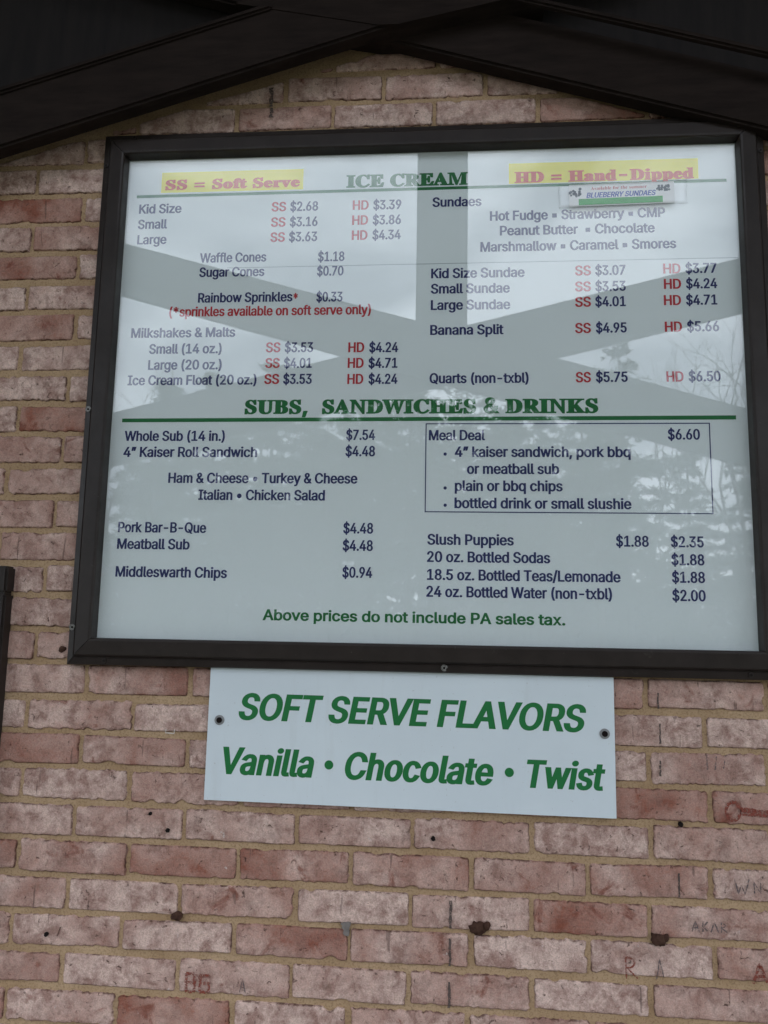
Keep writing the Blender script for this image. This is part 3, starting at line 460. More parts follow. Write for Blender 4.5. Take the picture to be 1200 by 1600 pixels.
SERIF = {' ':(175,''),
'A':(437,'-9,0 -9,18 4,19 19,27 41,55 206,466 224,465 394,65 415,29 425,22 443,18 443,0 229,0 229,18 270,25 277,30 283,46 279,66 253,132 103,132 77,67 76,39 87,26 96,21 128,18 128,0;113,161 242,161 177,319'),
'B':(443,'16,0 16,17 45,22 58,28 66,37 73,60 75,369 72,401 65,421 47,435 15,439 15,455 220,455 274,452 318,444 352,429 377,409 391,383 396,351 393,325 384,302 369,283 348,268 320,256 287,247 327,237 360,223 385,206 404,185 415,160 418,132 413,93 397,61 386,47 354,24 335,15 291,4 238,0;182,252 220,254 245,261 263,272 275,290 284,329 281,385 269,412 248,428 209,434 193,430 186,421 182,399;222,24 248,27 268,35 289,58 296,81 300,111 298,162 284,199 268,215 231,228 182,231 183,51 188,37 194,30'),
'C':(468,'257,-11 213,-7 155,10 105,43 66,87 39,142 29,184 27,251 39,314 56,351 92,399 139,435 176,452 216,462 275,465 309,459 388,435 408,443 419,465 437,465 437,308 420,308 392,364 356,407 313,434 282,442 265,443 228,437 198,419 174,389 157,347 147,293 144,226 147,164 159,114 177,74 203,46 237,29 278,24 305,26 345,38 371,52 407,81 428,106 447,89 423,58 395,33 365,14 332,0 296,-8'),
'D':(496,'20,0 20,17 39,19 59,26 66,34 73,54 74,374 72,397 65,421 50,433 15,439 15,455 222,455 296,449 357,429 383,414 405,396 424,375 440,351 452,325 461,295 468,228 461,158 441,101 408,57 362,25 302,6 228,0;222,24 243,26 279,37 295,47 319,75 337,115 343,139 351,229 347,291 336,342 319,382 294,410 262,428 223,433 202,431 190,423 184,409 182,385 183,55 187,38 193,31 202,27'),
'E':(442,'14,0 14,17 51,22 66,34 72,48 75,78 74,394 69,413 62,425 44,435 16,439 16,455 399,455 399,320 383,320 375,357 361,386 351,397 327,414 295,424 255,430 204,429 194,426 187,420 183,394 183,246 221,248 252,262 272,288 281,313 288,345 304,345 304,118 287,118 276,173 269,189 254,206 225,218 183,222 183,67 189,38 206,29 261,29 313,39 345,53 371,75 393,105 411,143 430,143 402,0'),
'H':(523,'15,0 15,17 52,24 66,36 72,50 75,81 73,398 66,419 57,428 36,436 16,439 16,455 242,455 242,439 200,430 191,422 185,411 182,387 182,251 342,251 342,387 339,411 334,422 324,430 282,439 282,455 507,455 507,439 471,431 457,420 452,407 449,379 451,60 457,38 466,29 487,20 507,17 507,0 282,0 282,17 311,21 324,27 333,35 339,49 342,81 342,221 182,221 182,81 185,50 190,36 199,28 221,20 242,17 242,0'),
'I':(261,'13,0 13,17 50,26 65,37 72,49 75,75 74,405 67,424 58,430 13,439 13,455 244,455 244,439 201,430 192,424 184,405 183,77 185,53 192,37 211,24 246,17 246,0'),
'K':(510,'16,0 16,17 53,24 67,36 74,59 75,81 74,398 67,419 58,428 45,434 17,439 17,455 242,455 242,439 201,430 191,422 186,411 183,387 183,234 321,373 345,406 349,418 342,430 323,436 291,439 291,455 486,455 486,439 457,436 436,430 392,404 345,361 271,285 467,42 491,23 519,17 519,0 281,0 281,17 312,19 325,22 333,31 332,42 199,214 183,198 183,81 186,50 191,36 199,28 221,20 242,17 242,0'),
'M':(634,'14,0 14,17 50,24 66,36 72,50 75,79 74,402 69,419 61,428 43,435 15,439 15,455 185,455 317,142 449,455 617,455 617,439 583,430 569,418 561,397 560,378 562,54 569,34 578,25 617,17 617,0 396,0 396,17 437,27 446,36 453,54 455,399 288,0 270,0 105,389 107,57 112,41 125,26 148,19 169,17 169,0'),
'N':(494,'403,-11 107,350 108,57 115,36 123,27 136,21 167,17 167,0 18,0 18,17 50,22 67,33 74,51 76,79 76,388 39,431 18,439 18,455 156,455 391,169 389,404 382,421 373,430 331,439 331,455 480,455 480,439 450,434 438,429 430,420 423,398 422,-11'),
'R':(473,'15,0 15,17 52,24 66,36 72,50 75,81 73,398 66,419 57,428 36,436 16,439 16,455 217,455 278,452 329,442 349,435 383,415 395,403 412,372 417,334 414,308 406,285 392,265 372,248 346,234 315,224 443,36 459,21 480,17 480,0 338,0 201,212 182,212 183,59 190,36 199,28 221,20 242,17 242,0;182,234 235,236 261,245 280,258 298,290 304,336 301,365 295,389 284,407 268,421 249,429 224,431 202,429 190,422 185,414 182,385'),
'S':(390,'43,-11 43,158 62,158 75,113 101,62 123,39 149,24 197,15 231,20 249,29 264,43 273,60 278,79 277,104 273,117 255,140 225,160 127,210 87,242 69,264 56,289 50,332 54,370 67,403 80,421 105,443 148,462 172,466 206,465 300,445 313,450 320,466 339,466 339,319 322,319 305,365 272,410 248,429 222,441 183,444 163,440 147,432 134,420 125,406 120,380 127,349 151,325 178,308 290,253 317,233 337,211 353,180 359,133 354,93 339,58 323,38 293,14 268,2 240,-6 209,-10 164,-8 85,12 69,7 61,-11'),
'U':(492,'248,-13 192,-8 147,6 114,29 91,61 78,103 74,128 72,398 65,419 56,428 35,436 15,439 15,455 240,455 240,439 198,430 189,422 183,406 181,121 191,74 211,42 232,29 275,22 311,26 340,37 363,56 379,83 389,117 392,159 391,398 383,419 374,427 360,433 328,439 328,455 474,455 474,439 456,435 437,426 430,417 424,396 421,148 412,92 403,69 380,32 346,7 302,-8'),
'W':(611,'171,-11 30,400 12,430 3,435 -15,439 -15,455 181,455 181,439 157,435 145,427 141,415 141,400 148,373 223,153 301,353 278,418 263,432 229,439 229,455 439,455 439,439 404,432 394,420 393,409 474,166 543,377 548,402 544,425 529,434 503,439 503,455 624,455 624,439 607,433 598,425 578,388 446,-11 428,-11 316,309 190,-11'),
'a':(344,'255,-10 239,-9 216,1 208,10 200,35 168,11 151,2 133,-4 95,-9 74,-6 55,0 40,11 29,26 21,53 21,77 31,104 50,126 98,155 199,190 198,250 193,272 182,286 156,295 123,293 115,290 105,281 104,272 119,248 123,231 120,215 110,202 95,194 77,191 59,194 49,199 38,212 34,223 35,252 44,272 69,295 95,308 126,316 162,318 205,315 252,300 263,292 280,271 292,228 294,42 297,37 304,34 320,42 329,28 294,-1;151,34 178,44 199,63 199,169 154,151 138,139 127,123 120,105 118,84 122,56 133,39'),
'b':(361,'43,-11 42,407 39,425 34,431 8,439 8,455 138,455 138,279 162,301 190,314 205,317 233,318 254,313 274,305 292,292 321,256 335,221 342,166 337,118 329,89 308,51 281,21 246,0 206,-9 177,-9 133,7 105,28 53,-11;183,14 204,18 213,23 232,49 242,95 245,160 242,213 231,251 212,273 184,280 169,277 155,270 144,257 138,242 140,52 149,28 158,20'),
'd':(370,'140,-10 107,-5 78,10 53,35 35,66 23,104 19,147 24,196 36,237 48,261 72,290 101,309 123,316 146,318 175,314 201,301 223,280 222,413 216,427 208,433 176,439 176,455 319,455 320,60 327,38 353,28 353,11 294,6 223,-10 223,39 213,24 188,2 157,-9;171,28 187,31 202,41 215,56 223,76 222,247 214,262 201,273 174,281 147,273 130,250 121,210 118,153 120,98 130,58 146,36'),
'e':(301,'154,-10 129,-8 106,-1 85,10 58,35 37,69 27,95 19,157 28,215 38,240 59,273 87,298 109,309 132,316 157,318 176,317 209,309 237,292 249,280 259,266 274,234 282,195 283,166 117,166 120,128 127,97 138,73 154,56 175,46 199,42 225,47 237,53 270,86 285,73 267,47 248,27 228,11 205,-1 180,-8;116,192 201,192 198,261 190,283 181,292 161,297 147,294 136,286 127,274 117,232'),
'f':(214,'15,0 15,16 37,20 49,32 52,73 52,277 16,277 16,310 52,310 53,370 60,400 75,425 96,444 123,457 156,464 188,464 222,456 247,439 261,417 262,386 258,375 248,363 235,357 218,356 203,360 192,368 186,381 185,395 197,433 196,438 190,442 173,443 159,437 152,425 148,399 148,310 203,310 203,277 148,277 149,47 155,29 162,23 199,16 199,0'),
'h':(381,'18,0 18,16 39,21 47,29 52,56 52,406 49,422 43,432 19,440 19,455 148,455 148,267 161,282 190,305 224,317 270,315 292,306 309,292 321,271 328,244 332,38 337,26 343,21 363,16 363,0 202,0 202,16 215,17 228,26 235,56 234,241 229,258 223,265 203,271 173,262 148,235 148,43 157,23 180,16 180,0'),
'i':(198,'101,362 81,366 65,376 54,393 50,412 54,432 65,449 81,460 101,463 120,460 137,449 147,432 151,412 147,393 136,376 120,366;18,0 18,16 39,21 47,29 52,56 52,267 44,287 20,293 21,310 148,310 149,43 157,23 180,16 180,0'),
'l':(199,'18,0 18,16 39,21 47,29 52,56 52,411 45,432 20,439 20,455 148,455 149,49 151,33 157,23 180,16 180,0'),
'm':(554,'18,0 18,16 39,21 47,29 52,56 52,266 43,287 19,294 19,310 146,310 146,265 160,281 188,305 204,312 237,318 258,317 292,304 305,293 320,261 348,293 364,304 399,317 444,315 465,306 482,292 494,271 501,244 505,38 516,21 536,16 536,0 377,0 377,16 393,19 405,30 410,56 408,241 404,258 398,265 377,271 349,263 324,237 325,44 333,23 356,16 356,0 199,0 199,16 215,19 227,30 232,56 230,241 226,258 220,265 199,271 170,262 146,235 147,44 155,24 177,16 177,0'),
'n':(381,'18,0 18,16 39,21 47,29 52,56 52,266 43,287 19,294 19,310 148,310 148,267 175,296 190,306 224,317 270,315 292,306 309,292 321,271 328,244 332,38 337,26 343,21 363,16 363,0 202,0 202,16 215,17 228,26 235,56 234,241 229,258 223,265 203,271 173,262 148,235 148,43 157,23 180,16 180,0'),
'o':(336,'169,-10 140,-8 114,-1 90,11 60,37 44,58 27,96 21,124 19,154 21,184 27,213 38,239 60,272 90,297 114,309 140,316 168,318 196,316 222,309 245,298 275,273 298,240 308,214 315,185 317,154 315,123 308,94 298,69 275,36 245,11 222,-1 197,-8;169,11 193,18 204,31 211,44 217,81 220,154 217,227 208,271 192,292 169,299 144,292 128,271 120,227 117,154 120,82 126,44 133,31 144,18'),
'p':(371,'17,-139 17,-124 38,-119 48,-107 52,-64 52,261 44,286 19,295 19,310 143,310 143,263 166,294 195,313 212,317 242,318 264,314 284,305 301,291 323,264 339,229 346,203 350,160 346,113 339,85 323,48 300,19 282,5 261,-5 239,-9 211,-9 183,1 158,19 148,32 148,-66 152,-99 163,-116 197,-123 197,-139;195,28 222,36 239,59 249,99 253,154 250,208 241,248 225,270 199,278 189,277 171,267 148,235 148,69 167,38 185,29'),
'r':(287,'18,0 18,16 39,21 47,29 52,56 52,267 44,287 20,293 21,310 146,310 146,252 172,288 203,311 233,318 250,317 270,308 283,293 289,266 287,248 274,231 254,223 233,224 222,231 202,255 189,260 179,258 166,247 152,220 149,192 150,42 156,28 163,23 197,16 197,0'),
's':(288,'151,-10 122,-6 73,9 60,4 51,-9 36,-9 36,105 53,105 66,68 79,48 95,32 121,17 148,15 174,23 189,40 192,58 188,76 176,92 85,142 54,169 39,202 37,220 40,247 49,270 65,291 98,312 145,319 213,305 223,308 230,319 244,319 244,222 228,222 209,262 196,277 174,291 149,296 130,294 116,286 106,269 106,249 115,232 134,218 202,184 229,165 246,144 255,117 257,95 254,65 237,28 218,10 194,-3'),
't':(228,'124,-9 99,-7 80,-1 66,10 53,36 48,71 48,279 20,279 20,300 88,369 129,424 144,424 144,310 208,310 208,279 144,279 147,59 154,45 168,40 189,49 206,75 222,66 198,24 182,9 165,-1 145,-7'),
'u':(375,'131,-10 103,-7 81,2 65,17 54,38 46,80 44,268 39,282 33,289 11,294 11,310 142,310 142,68 146,54 154,43 177,36 205,43 228,66 228,263 223,280 218,287 209,291 189,294 189,310 324,310 325,56 329,42 334,36 360,30 360,13 300,7 228,-10 228,40 209,19 186,3 160,-7'),
'v':(306,'142,-10 33,261 19,285 8,292 -3,293 -3,310 164,310 164,294 136,290 130,282 129,273 185,122 241,270 240,279 232,289 203,294 203,310 305,310 305,295 281,283 266,258 160,-10'),
'&':(448,'197,-7 165,-5 136,1 110,12 78,34 61,52 43,84 36,108 34,133 36,154 43,181 70,220 111,256 226,343 255,375 262,405 255,434 233,454 201,461 168,453 155,444 145,431 139,416 137,399 145,363 179,314 438,0 364,0 121,293 87,344 77,379 76,409 82,440 96,467 117,488 144,503 176,512 200,513 224,512 256,503 274,494 297,475 313,451 320,433 324,404 322,382 309,349 281,314 144,210 110,174 100,154 97,131 100,108 114,81 143,57 175,48 213,48 251,59 294,88 321,121 336,151 343,174 349,224 408,224 403,167 389,124 371,92 333,47 305,23 271,7 234,-3'),
',':(188,'38,-119 68,71 137,71 84,-119'),
'-':(453,'337,244 337,188 114,188 114,244'),
'=':(453,'72,245 72,301 381,301 381,245;72,97 72,153 381,153 381,97')}
# ------------------------------------------------------------------ brick wall
PITCH, MOD = .0622, .2032
AXIS = .55                                    # peak of the gable trim
def slope_z(u): return 2.733 - (.288 * (.55 - u) if u < .55 else .322 * (u - .55))
def clip(poly, a, b, c):                      # keep a*x + b*z <= c
    out = []
    for i in range(len(poly)):
        p, q = poly[i-1], poly[i]; dp = a*p[0]+b*p[1]-c; dq = a*q[0]+b*q[1]-c
        if (dp <= 0) != (dq <= 0):
            t = dp/(dp-dq); out.append((p[0]+t*(q[0]-p[0]), p[1]+t*(q[1]-p[1])))
        if dq <= 0: out.append(q)
    return out
def bricks():
    V = []; F = []; tone = []; edge = []; seed = []; MI = []
    rnd = random.Random(11)
    for k in range(-19, 27):
        zc = 1.2 + k*PITCH
        s = 0 if k <= 4 else (.03 if k >= 12 else .03*(k-4)/8)
        off = s + (0 if k % 2 == 0 else MOD/2)
        wob = rnd.uniform(-.0015, .0015)
        jn = {n: rnd.uniform(-.004, .004) for n in range(-14, 17)}
        for n in range(-12, 14):
            u0 = off + n*MOD + jn[n] + .0046 + rnd.uniform(-.0012, .0012)
            u1 = off + (n+1)*MOD + jn[n+1] - .0046 + rnd.uniform(-.0012, .0012)
            h = .0247 + rnd.uniform(-.0012, .0012)
            tn = TONE.get((k, n)); tn = tn if tn is not None else rnd.choice((.15, .25, .35, .45, .5, .6, .7))
            tn = .38 + (tn-.38)*.75 + rnd.uniform(-.04, .04); sd = rnd.random()
            z0 = zc - h + wob + rnd.uniform(-.0012, .0012); z1 = zc + h + wob + rnd.uniform(-.0012, .0012)
            tilt = rnd.uniform(-.0016, .0016)
            box = [(u0, z0-tilt), (u1, z0+tilt), (u1, z1+tilt), (u0, z1-tilt)]
            m = .017 + rnd.uniform(-.003, .007)
            box = clip(box, -.288, 1, 2.733-m-.288*.55)
            if len(box) > 2: box = clip(box, .322, 1, 2.733-m+.322*.55)
            if len(box) < 3: continue
            w_ = max(p[0] for p in box)-min(p[0] for p in box); h_ = max(p[1] for p in box)-min(p[1] for p in box)
            if w_ < .014 or h_ < .006: continue
            # resample outline, round the corners, ragged arris
            pts = []
            for i in range(len(box)):
                p, q = Vector(box[i]), Vector(box[(i+1) % len(box)]); ln = (q-p).length
                c = max(1, int(ln/.0042))
                for j in range(c): pts.append(p.lerp(q, j/c))
            for it in range(1):
                pts = [pts[i]*.5 + (pts[i-1]+pts[(i+1) % len(pts)])*.25 for i in range(len(pts))]
            N = len(pts); cen = sum(pts, Vector((0, 0)))/N
            rag = rnd.choice((.0008, .0012, .0018, .0024))
            res = []
            for i, p in enumerate(pts):
                d = (pts[(i+1) % N]-pts[i-1]); nn = Vector((d.y, -d.x)).normalized()
                a = noise.noise(Vector((p.x*90, p.y*90, sd*50)))*rag + noise.noise(Vector((p.x*300, p.y*300, sd*80)))*rag*1.0
                ch = noise.noise(Vector((p.x*38, p.y*38, sd*99+7)))
                if ch > .36: a -= (ch-.36)*.014
                res.append((p + nn*a, nn))
            y = -.0045 + rnd.uniform(-.0014, .0012)
            base = len(V)
            for (p, nn) in res: q = p + nn*.0016; V.append((q.x, .0015, q.y)); edge.append(1.0)
            for (p, nn) in res: q = p; V.append((q.x, y+.0014, q.y)); edge.append(.75)
            for (p, nn) in res: q = p - nn*.0016; V.append((q.x, y, q.y)); edge.append(.12)
            for (p, nn) in res: q = p - nn*.0045; V.append((q.x, y-.0004+rnd.uniform(-.0002, .0002), q.y)); edge.append(0.0)
            for r_ in range(3):
                for i in range(N):
                    j = (i+1) % N; F.append((base+r_*N+i, base+r_*N+j, base+(r_+1)*N+j, base+(r_+1)*N+i)); MI.append(0)
            F.append(tuple(base+3*N+i for i in range(N))); MI.append(0)
            tone += [tn]*(4*N); seed += [sd]*(4*N)
    # mortar bed: a gently uneven sheet with real thickness behind it
    b = len(V); nx, nz = 140, 70; x0, x1, z0, z1 = -2.4, 3.6, 0.0, 2.93
    for j in range(nz+1):
        for i in range(nx+1):
            x = x0+(x1-x0)*i/nx; z = z0+(z1-z0)*j/nz
            V.append((x, noise.noise(Vector((x*9, z*9, 3)))*.0006 - .0006, z))
    for j in range(nz):
        for i in range(nx):
            a = b+j*(nx+1)+i; F.append((a, a+1, a+nx+2, a+nx+1)); MI.append(1)
    c = len(V); V += [(x0, .25, z0), (x1, .25, z0), (x1, .25, z1), (x0, .25, z1), (x0, .003, z0), (x1, .003, z0), (x1, .003, z1), (x0, .003, z1)]
    for f in ((0, 3, 2, 1), (0, 1, 5, 4), (1, 2, 6, 5), (2, 3, 7, 6), (3, 0, 4, 7)): F.append(tuple(c+i for i in f)); MI.append(1)
    ex = len(V)-b; tone += [0.]*ex; edge += [0.]*ex; seed += [0.]*ex
    me = bpy.data.meshes.new('brick_wall'); me.from_pydata(V, [], F)
    me.materials.append(BRICK); me.materials.append(MORTAR); me.polygons.foreach_set('material_index', MI)
    for nm, dat in (('tone', tone), ('edge', edge), ('seed', seed)):
        me.attributes.new(nm, 'FLOAT', 'POINT').data.foreach_set('value', dat)
    me.update(); return me
wall = tag(link('brick_wall', bricks()), 'whitewashed red brick wall with sandy mortar and a low gable top', 'wall')
# siding of the gable above the bricks
m = MB()
L_ = [(-2.4, slope_z(-2.4)+.03), (AXIS, 2.763), (3.6, slope_z(3.6)+.03), (3.6, 2.95), (2.95, 3.25), (.63, 4.70), (-1.7, 3.25), (-2.4, 2.95)]
m.prism(L_, -.012, .25)
m.build('gable_siding', SIDING, wall)
# marks on the bricks: scratched letters, drips, drilled holes, a patch of filler
def strokes(name, mat, segs, wid, y=-.0078, jag=.3):
    mb = MB(); rnd = random.Random(len(segs)*7+int(wid*1e5)); lay = 0
    for sg in segs:
        n = 0; pts = []
        for a, b in zip(sg, sg[1:]):
            a = Vector(a); b = Vector(b); c = max(2, int((b-a).length/.004))
            pts += [a.lerp(b, i/c) for i in range(c)]
        pts.append(Vector(sg[-1]))
        lf = []; rt = []
        for i, p in enumerate(pts):
            d = (pts[min(i+1, len(pts)-1)]-pts[max(i-1, 0)]).normalized(); nn = Vector((-d.y, d.x))
            lf.append(p+nn*wid/2*(1+rnd.uniform(-jag, jag))); rt.append(p-nn*wid/2*(1+rnd.uniform(-jag, jag)))
        yy = y-.00006*lay; lay += 1
        k = len(pts); vs = [(q.x, yy, q.y) for q in lf]+[(q.x, yy, q.y) for q in rt]
        mb.add(vs, [(i, i+k, i+k+1, i+1) for i in range(k-1)])
    return mb.build(name, mat, wall)
def arc(cx, cz, rx, rz, a0, a1, n=14): return [(cx+rx*math.cos(R(a0+(a1-a0)*i/n)), cz+rz*math.sin(R(a0+(a1-a0)*i/n))) for i in range(n+1)]
strokes('scratched_lettering', REDMARK, [
    [(.2235, .9265), (.2235, .9560)], [(.2225, .9560), (.2385, .9555)], [(.2385, .9555), (.2385, .9270)], [(.2235, .9415), (.2395, .9415)], [(.2225, .9275), (.2395, .9270)],
    [(.2480, .9540), (.2650, .9540)], [(.2480, .9550), (.2480, .9275)], [(.2480, .9275), (.2640, .9275)], [(.2640, .9275), (.2640, .9420)], [(.2540, .9420), (.2650, .9420)]], .0050)
strokes('scratched_arrow', REDMARK, [arc(1.155, 1.2585, .0125, .0165, 0, 360, 22), arc(1.155, 1.2585, .010, .0140, 20, 340, 22)], .0030)
strokes('scratched_arrow', REDMARK, [[(1.167, 1.2600), (1.19, 1.2575), (1.235, 1.2545)]], .0125)
strokes('scratched_lettering', REDMARK, [[(.971, .985), (.971, 1.019)], arc(.972, 1.010, .013, .0085, 90, -90, 8), [(.973, 1.001), (.990, .986)]], .0026)
strokes('scratched_lettering', REDMARK, [[(1.176, .987), (1.187, 1.019), (1.198, .990)], [(1.180, .999), (1.194, .999)]], .0046)
strokes('scratched_lettering', GREYMARK, [[(1.080, 1.064), (1.086, 1.080), (1.092, 1.064)], [(1.083, 1.070), (1.090, 1.070)], [(1.098, 1.064), (1.098, 1.080)], [(1.106, 1.080), (1.099, 1.072), (1.107, 1.064)],
    [(1.111, 1.064), (1.117, 1.080), (1.123, 1.064)], [(1.128, 1.064), (1.128, 1.080)], [(1.129, 1.079), (1.136, 1.075), (1.129, 1.071), (1.138, 1.064)]], .0022)
strokes('scratched_lettering', GREYMARK, [[(1.153, 1.149), (1.158, 1.126), (1.163, 1.140), (1.169, 1.126), (1.176, 1.150)], [(1.184, 1.128), (1.184, 1.146), (1.194, 1.128), (1.195, 1.147)]], .0022)
strokes('scratched_lettering', GREYMARK, [[(.318, .930), (.3225, .952), (.328, .930)], [(1.115, 1.325), (1.115, 1.35)], [(1.128, 1.325), (1.131, 1.348)], [(1.142, 1.328), (1.146, 1.35)], [(1.02, .985), (1.026, 1.018), (1.032, .990)]], .0020)
strokes('drip_stain', DARKSTAIN, [[(.678, 1.034), (.6785, 1.010), (.678, .990)], [(.6775, .965), (.678, .945), (.6775, .924)], [(.6787, 1.095), (.679, 1.072), (.679, 1.05)]], .0046, jag=.5)
strokes('drip_stain', DARKSTAIN, [[(1.062, 1.155), (1.0615, 1.135), (1.0612, 1.117)], [(1.036, 1.452), (1.0362, 1.425)], [(1.038, 1.400), (1.0376, 1.366)], [(1.0365, 1.338), (1.0362, 1.312)]], .0030, jag=.5)
strokes('drip_stain', DARKSTAIN, [[(.307, 2.634), (.309, 2.612), (.308, 2.592)], [(.3085, 2.5895), (.309, 2.580), (.3095, 2.568)]], .0075, jag=.5)
strokes('chalk_mark', CHALK, [[(.163, 1.3665), (.162, 1.360), (.178, 1.359), (.1785, 1.3665)]], .0016, jag=.2)
for x, z, r in ((.1423, 1.2185, .0032), (.1758, 1.1911, .0038), (-.0341, 1.0071, .0036), (.6481, 1.1947, .0038), (1.068, 1.2335, .0040)):
    mb = MB(); disc(mb, x, z, r, -.0082, -.002, 14, 0, .15); mb.build('drilled_hole', DARKHOLE, wall)
mb = MB(); disc(mb, .499, 1.0455, .0085, -.0075, -.001, 12, 0, .35); disc(mb, .501, 1.0335, .0055, -.0072, -.001, 10, 0, .35); mb.build('filler_patch', GREYP, wall)
for x, z, sc, lab in ((.2003, 1.0486, 1.0, 'small dark mud wasp nest in a mortar joint at lower left'), (.726, 1.0524, 1.45, 'largest dark mud wasp nest, below the right half of the flavors sign'),
                      (1.0251, 1.0479, 1.25, 'dark mud wasp nest on the lower bricks nearest the right edge'), (-.0437, 1.5053, .75, 'small dark mud nest beside the lower left corner of the menu board')):
    bm = bmesh.new()
    bmesh.ops.create_icosphere(bm, subdivisions=3, radius=.0075*sc)
    for v in bm.verts:
        nz = noise.noise(v.co*190+Vector((x*90, 0, z*70)))*.5 + noise.noise(v.co*420+Vector((x*30, 0, 5)))*.28
        v.co *= 1+nz*.9; v.co.x *= 1.25; v.co.y *= .75
    if sc > 1.2:
        b2 = bmesh.new(); bmesh.ops.create_icosphere(b2, subdivisions=2, radius=.0048*sc)
        off = Vector((.010*sc, 0, .003*sc)); b0 = [bm.verts.new(v.co*(1+.4*noise.noise(v.co*300))+off) for v in b2.verts]; b2.verts.index_update()
        for f in b2.faces: bm.faces.new([b0[v.index] for v in f.verts])
        b2.free()
    mb = MB(); mb.bm(bm, 0, Matrix.Translation((x, -.006, z))); tag(mb.build('wasp_nest', MUD, None, True), lab, 'nest', 'mud nests on the brick wall')
# ------------------------------------------------------------------ lettering
from mathutils.geometry import delaunay_2d_cdt
_gl = {}
def glyph(face, ch, ox, oy):                  # outline polygons of one letter, thickened by ox, oy
    key = (id(face), ch, ox, oy)
    if key in _gl: return _gl[key]
    adv, dat = face[ch]; lps = []
    for part in (dat.split(';') if dat else []):
        lps.append([Vector((float(a), float(b))) for a, b in (q.split(',') for q in part.split())])
    def area(l): return sum(p.x*q.y-q.x*p.y for p, q in zip(l, l[1:]+l[:1]))/2
    if lps:
        sg = 1 if area(max(lps, key=lambda l: abs(area(l)))) > 0 else -1
        res = []
        for l in lps:
            n = len(l); o = []
            for i in range(n):
                e1 = (l[i]-l[i-1]).normalized(); e2 = (l[(i+1) % n]-l[i]).normalized()
                n1 = Vector((e1.y, -e1.x))*sg; n2 = Vector((e2.y, -e2.x))*sg
                m = n1+n2; k = m.length_squared
                m = m*(2/k) if k > .35 else m*(2/.9)
                o.append(l[i]+Vector((max(-1.5, min(1.5, m.x))*ox, max(-1.5, min(1.5, m.y))*oy)))
            res.append((0, o))
        ov = []; oe = []
        for k, o in res:
            b = len(ov); ov += o; oe += [(b+i, b+(i+1) % len(o)) for i in range(len(o))]
        V2, _, F2 = delaunay_2d_cdt(ov, oe, [], 0, .01)[:3]
        tri = []
        for f in F2:
            c = sum((V2[i] for i in f), Vector((0, 0)))/len(f); wd = 0
            for k, o in res:
                for p, q in zip(o, o[1:]+o[:1]):
                    if (p.y <= c.y) != (q.y <= c.y):
                        t = p.x+(c.y-p.y)/(q.y-p.y)*(q.x-p.x)
                        if t > c.x: wd += 1 if q.y > p.y else -1
            if wd*sg > 0: tri.append(tuple(f))
        lps = [(V2, tri)]
    _gl[key] = (adv, lps); return _gl[key]
def letters(body, u0, u1, z, cap, bold=(34, 15), shear=0.0, y=-.0124, name='lettering', mat=None, parent=None, face=None, space=0.0, slope=0.0):
    face = face or SANS; capu = (CAP_SANS if face is SANS else CAP_SERIF); ox, oy = bold
    vs = []; fs = []; pen = 0
    for ch in body:
        adv, groups = glyph(face, ch, ox, oy)
        for gi, (pts, tri) in enumerate(groups):
            b = len(vs); vs += [(pen+p.x, p.y, gi) for p in pts]; fs += [tuple(i+b for i in t) for t in tri]
        pen += adv+space
    sz = cap/(capu+2*oy)
    vs = [(x+shear*yy, yy, gi) for x, yy, gi in vs]
    x0 = min(v[0] for v in vs); x1 = max(v[0] for v in vs); sx = (u1-u0)/(x1-x0)
    mb = MB(); mb.add([(u0+(x-x0)*sx, y-.00004*gi, z+(yy+oy)*sz+(x-x0)*sx*slope) for x, yy, gi in vs], fs)
    return mb.build(name, mat, parent)

# ------------------------------------------------------------------ menu board
B = thing('menu_board', (.615, 0, 1.4785), 'large framed white menu board behind glass listing ice cream and sandwich prices', 'menu board')
X0, X1, Z0, Z1 = -.0255, 1.2570, 1.4785, 2.5285
PROF = [(0, -.001), (0, .022), (.0015, .0245), (.0125, .0285), (.0140, .0275), (.0155, .0285), (.0175, .0345), (.0195, .0362), (.0440, .0400), (.0472, .0396), (.0486, .0380), (.0490, .0355), (.0490, .012)]
def rail(side):
    mb = MB(); vs = []; n = len(PROF)
    for end in (0, 1):
        for d, h in PROF:
            if side == 'b': p = ((X0+d) if end == 0 else (X1-d), -h, Z0+d)
            if side == 't': p = ((X1-d) if end == 0 else (X0+d), -h, Z1-d)
            if side == 'l': p = (X0+d, -h, (Z1-d) if end == 0 else (Z0+d))
            if side == 'r': p = (X1-d, -h, (Z0+d) if end == 0 else (Z1-d))
            e = .0007 if end == 0 else -.0007      # hairline at the mitres
            p = list(p)
            if side == 'b': p[0] += e
            if side == 't': p[0] -= e
            if side == 'l': p[2] -= e
            if side == 'r': p[2] += e
            vs.append(p)
    fs = [(i, i+n, i+n+1, i+1) for i in range(n-1)]+[tuple(range(n)), tuple(range(2*n-1, n-1, -1)), (n-1, 2*n-1, n, 0)]
    mb.add(vs, fs); return mb.build('frame_rail', FRAME, B)
for s_ in 'btlr': rail(s_)
mb = MB(); mb.box((X0+.010, -.0095, Z0+.010), (X1-.010, -.0015, Z1-.010)); mb.build('back_panel', FRAME, B)
mb = MB(); mb.box((X0+.046, -.0120, Z0+.046), (X1-.046, -.0100, Z1-.046)); sheet = mb.build('menu_sheet', SHEET, B)
mb = MB(); mb.box((X0+.0475, -.0230, Z0+.0475), (X1-.0475, -.0200, Z1-.0475)); mb.build('glass_pane', GLASS, B)
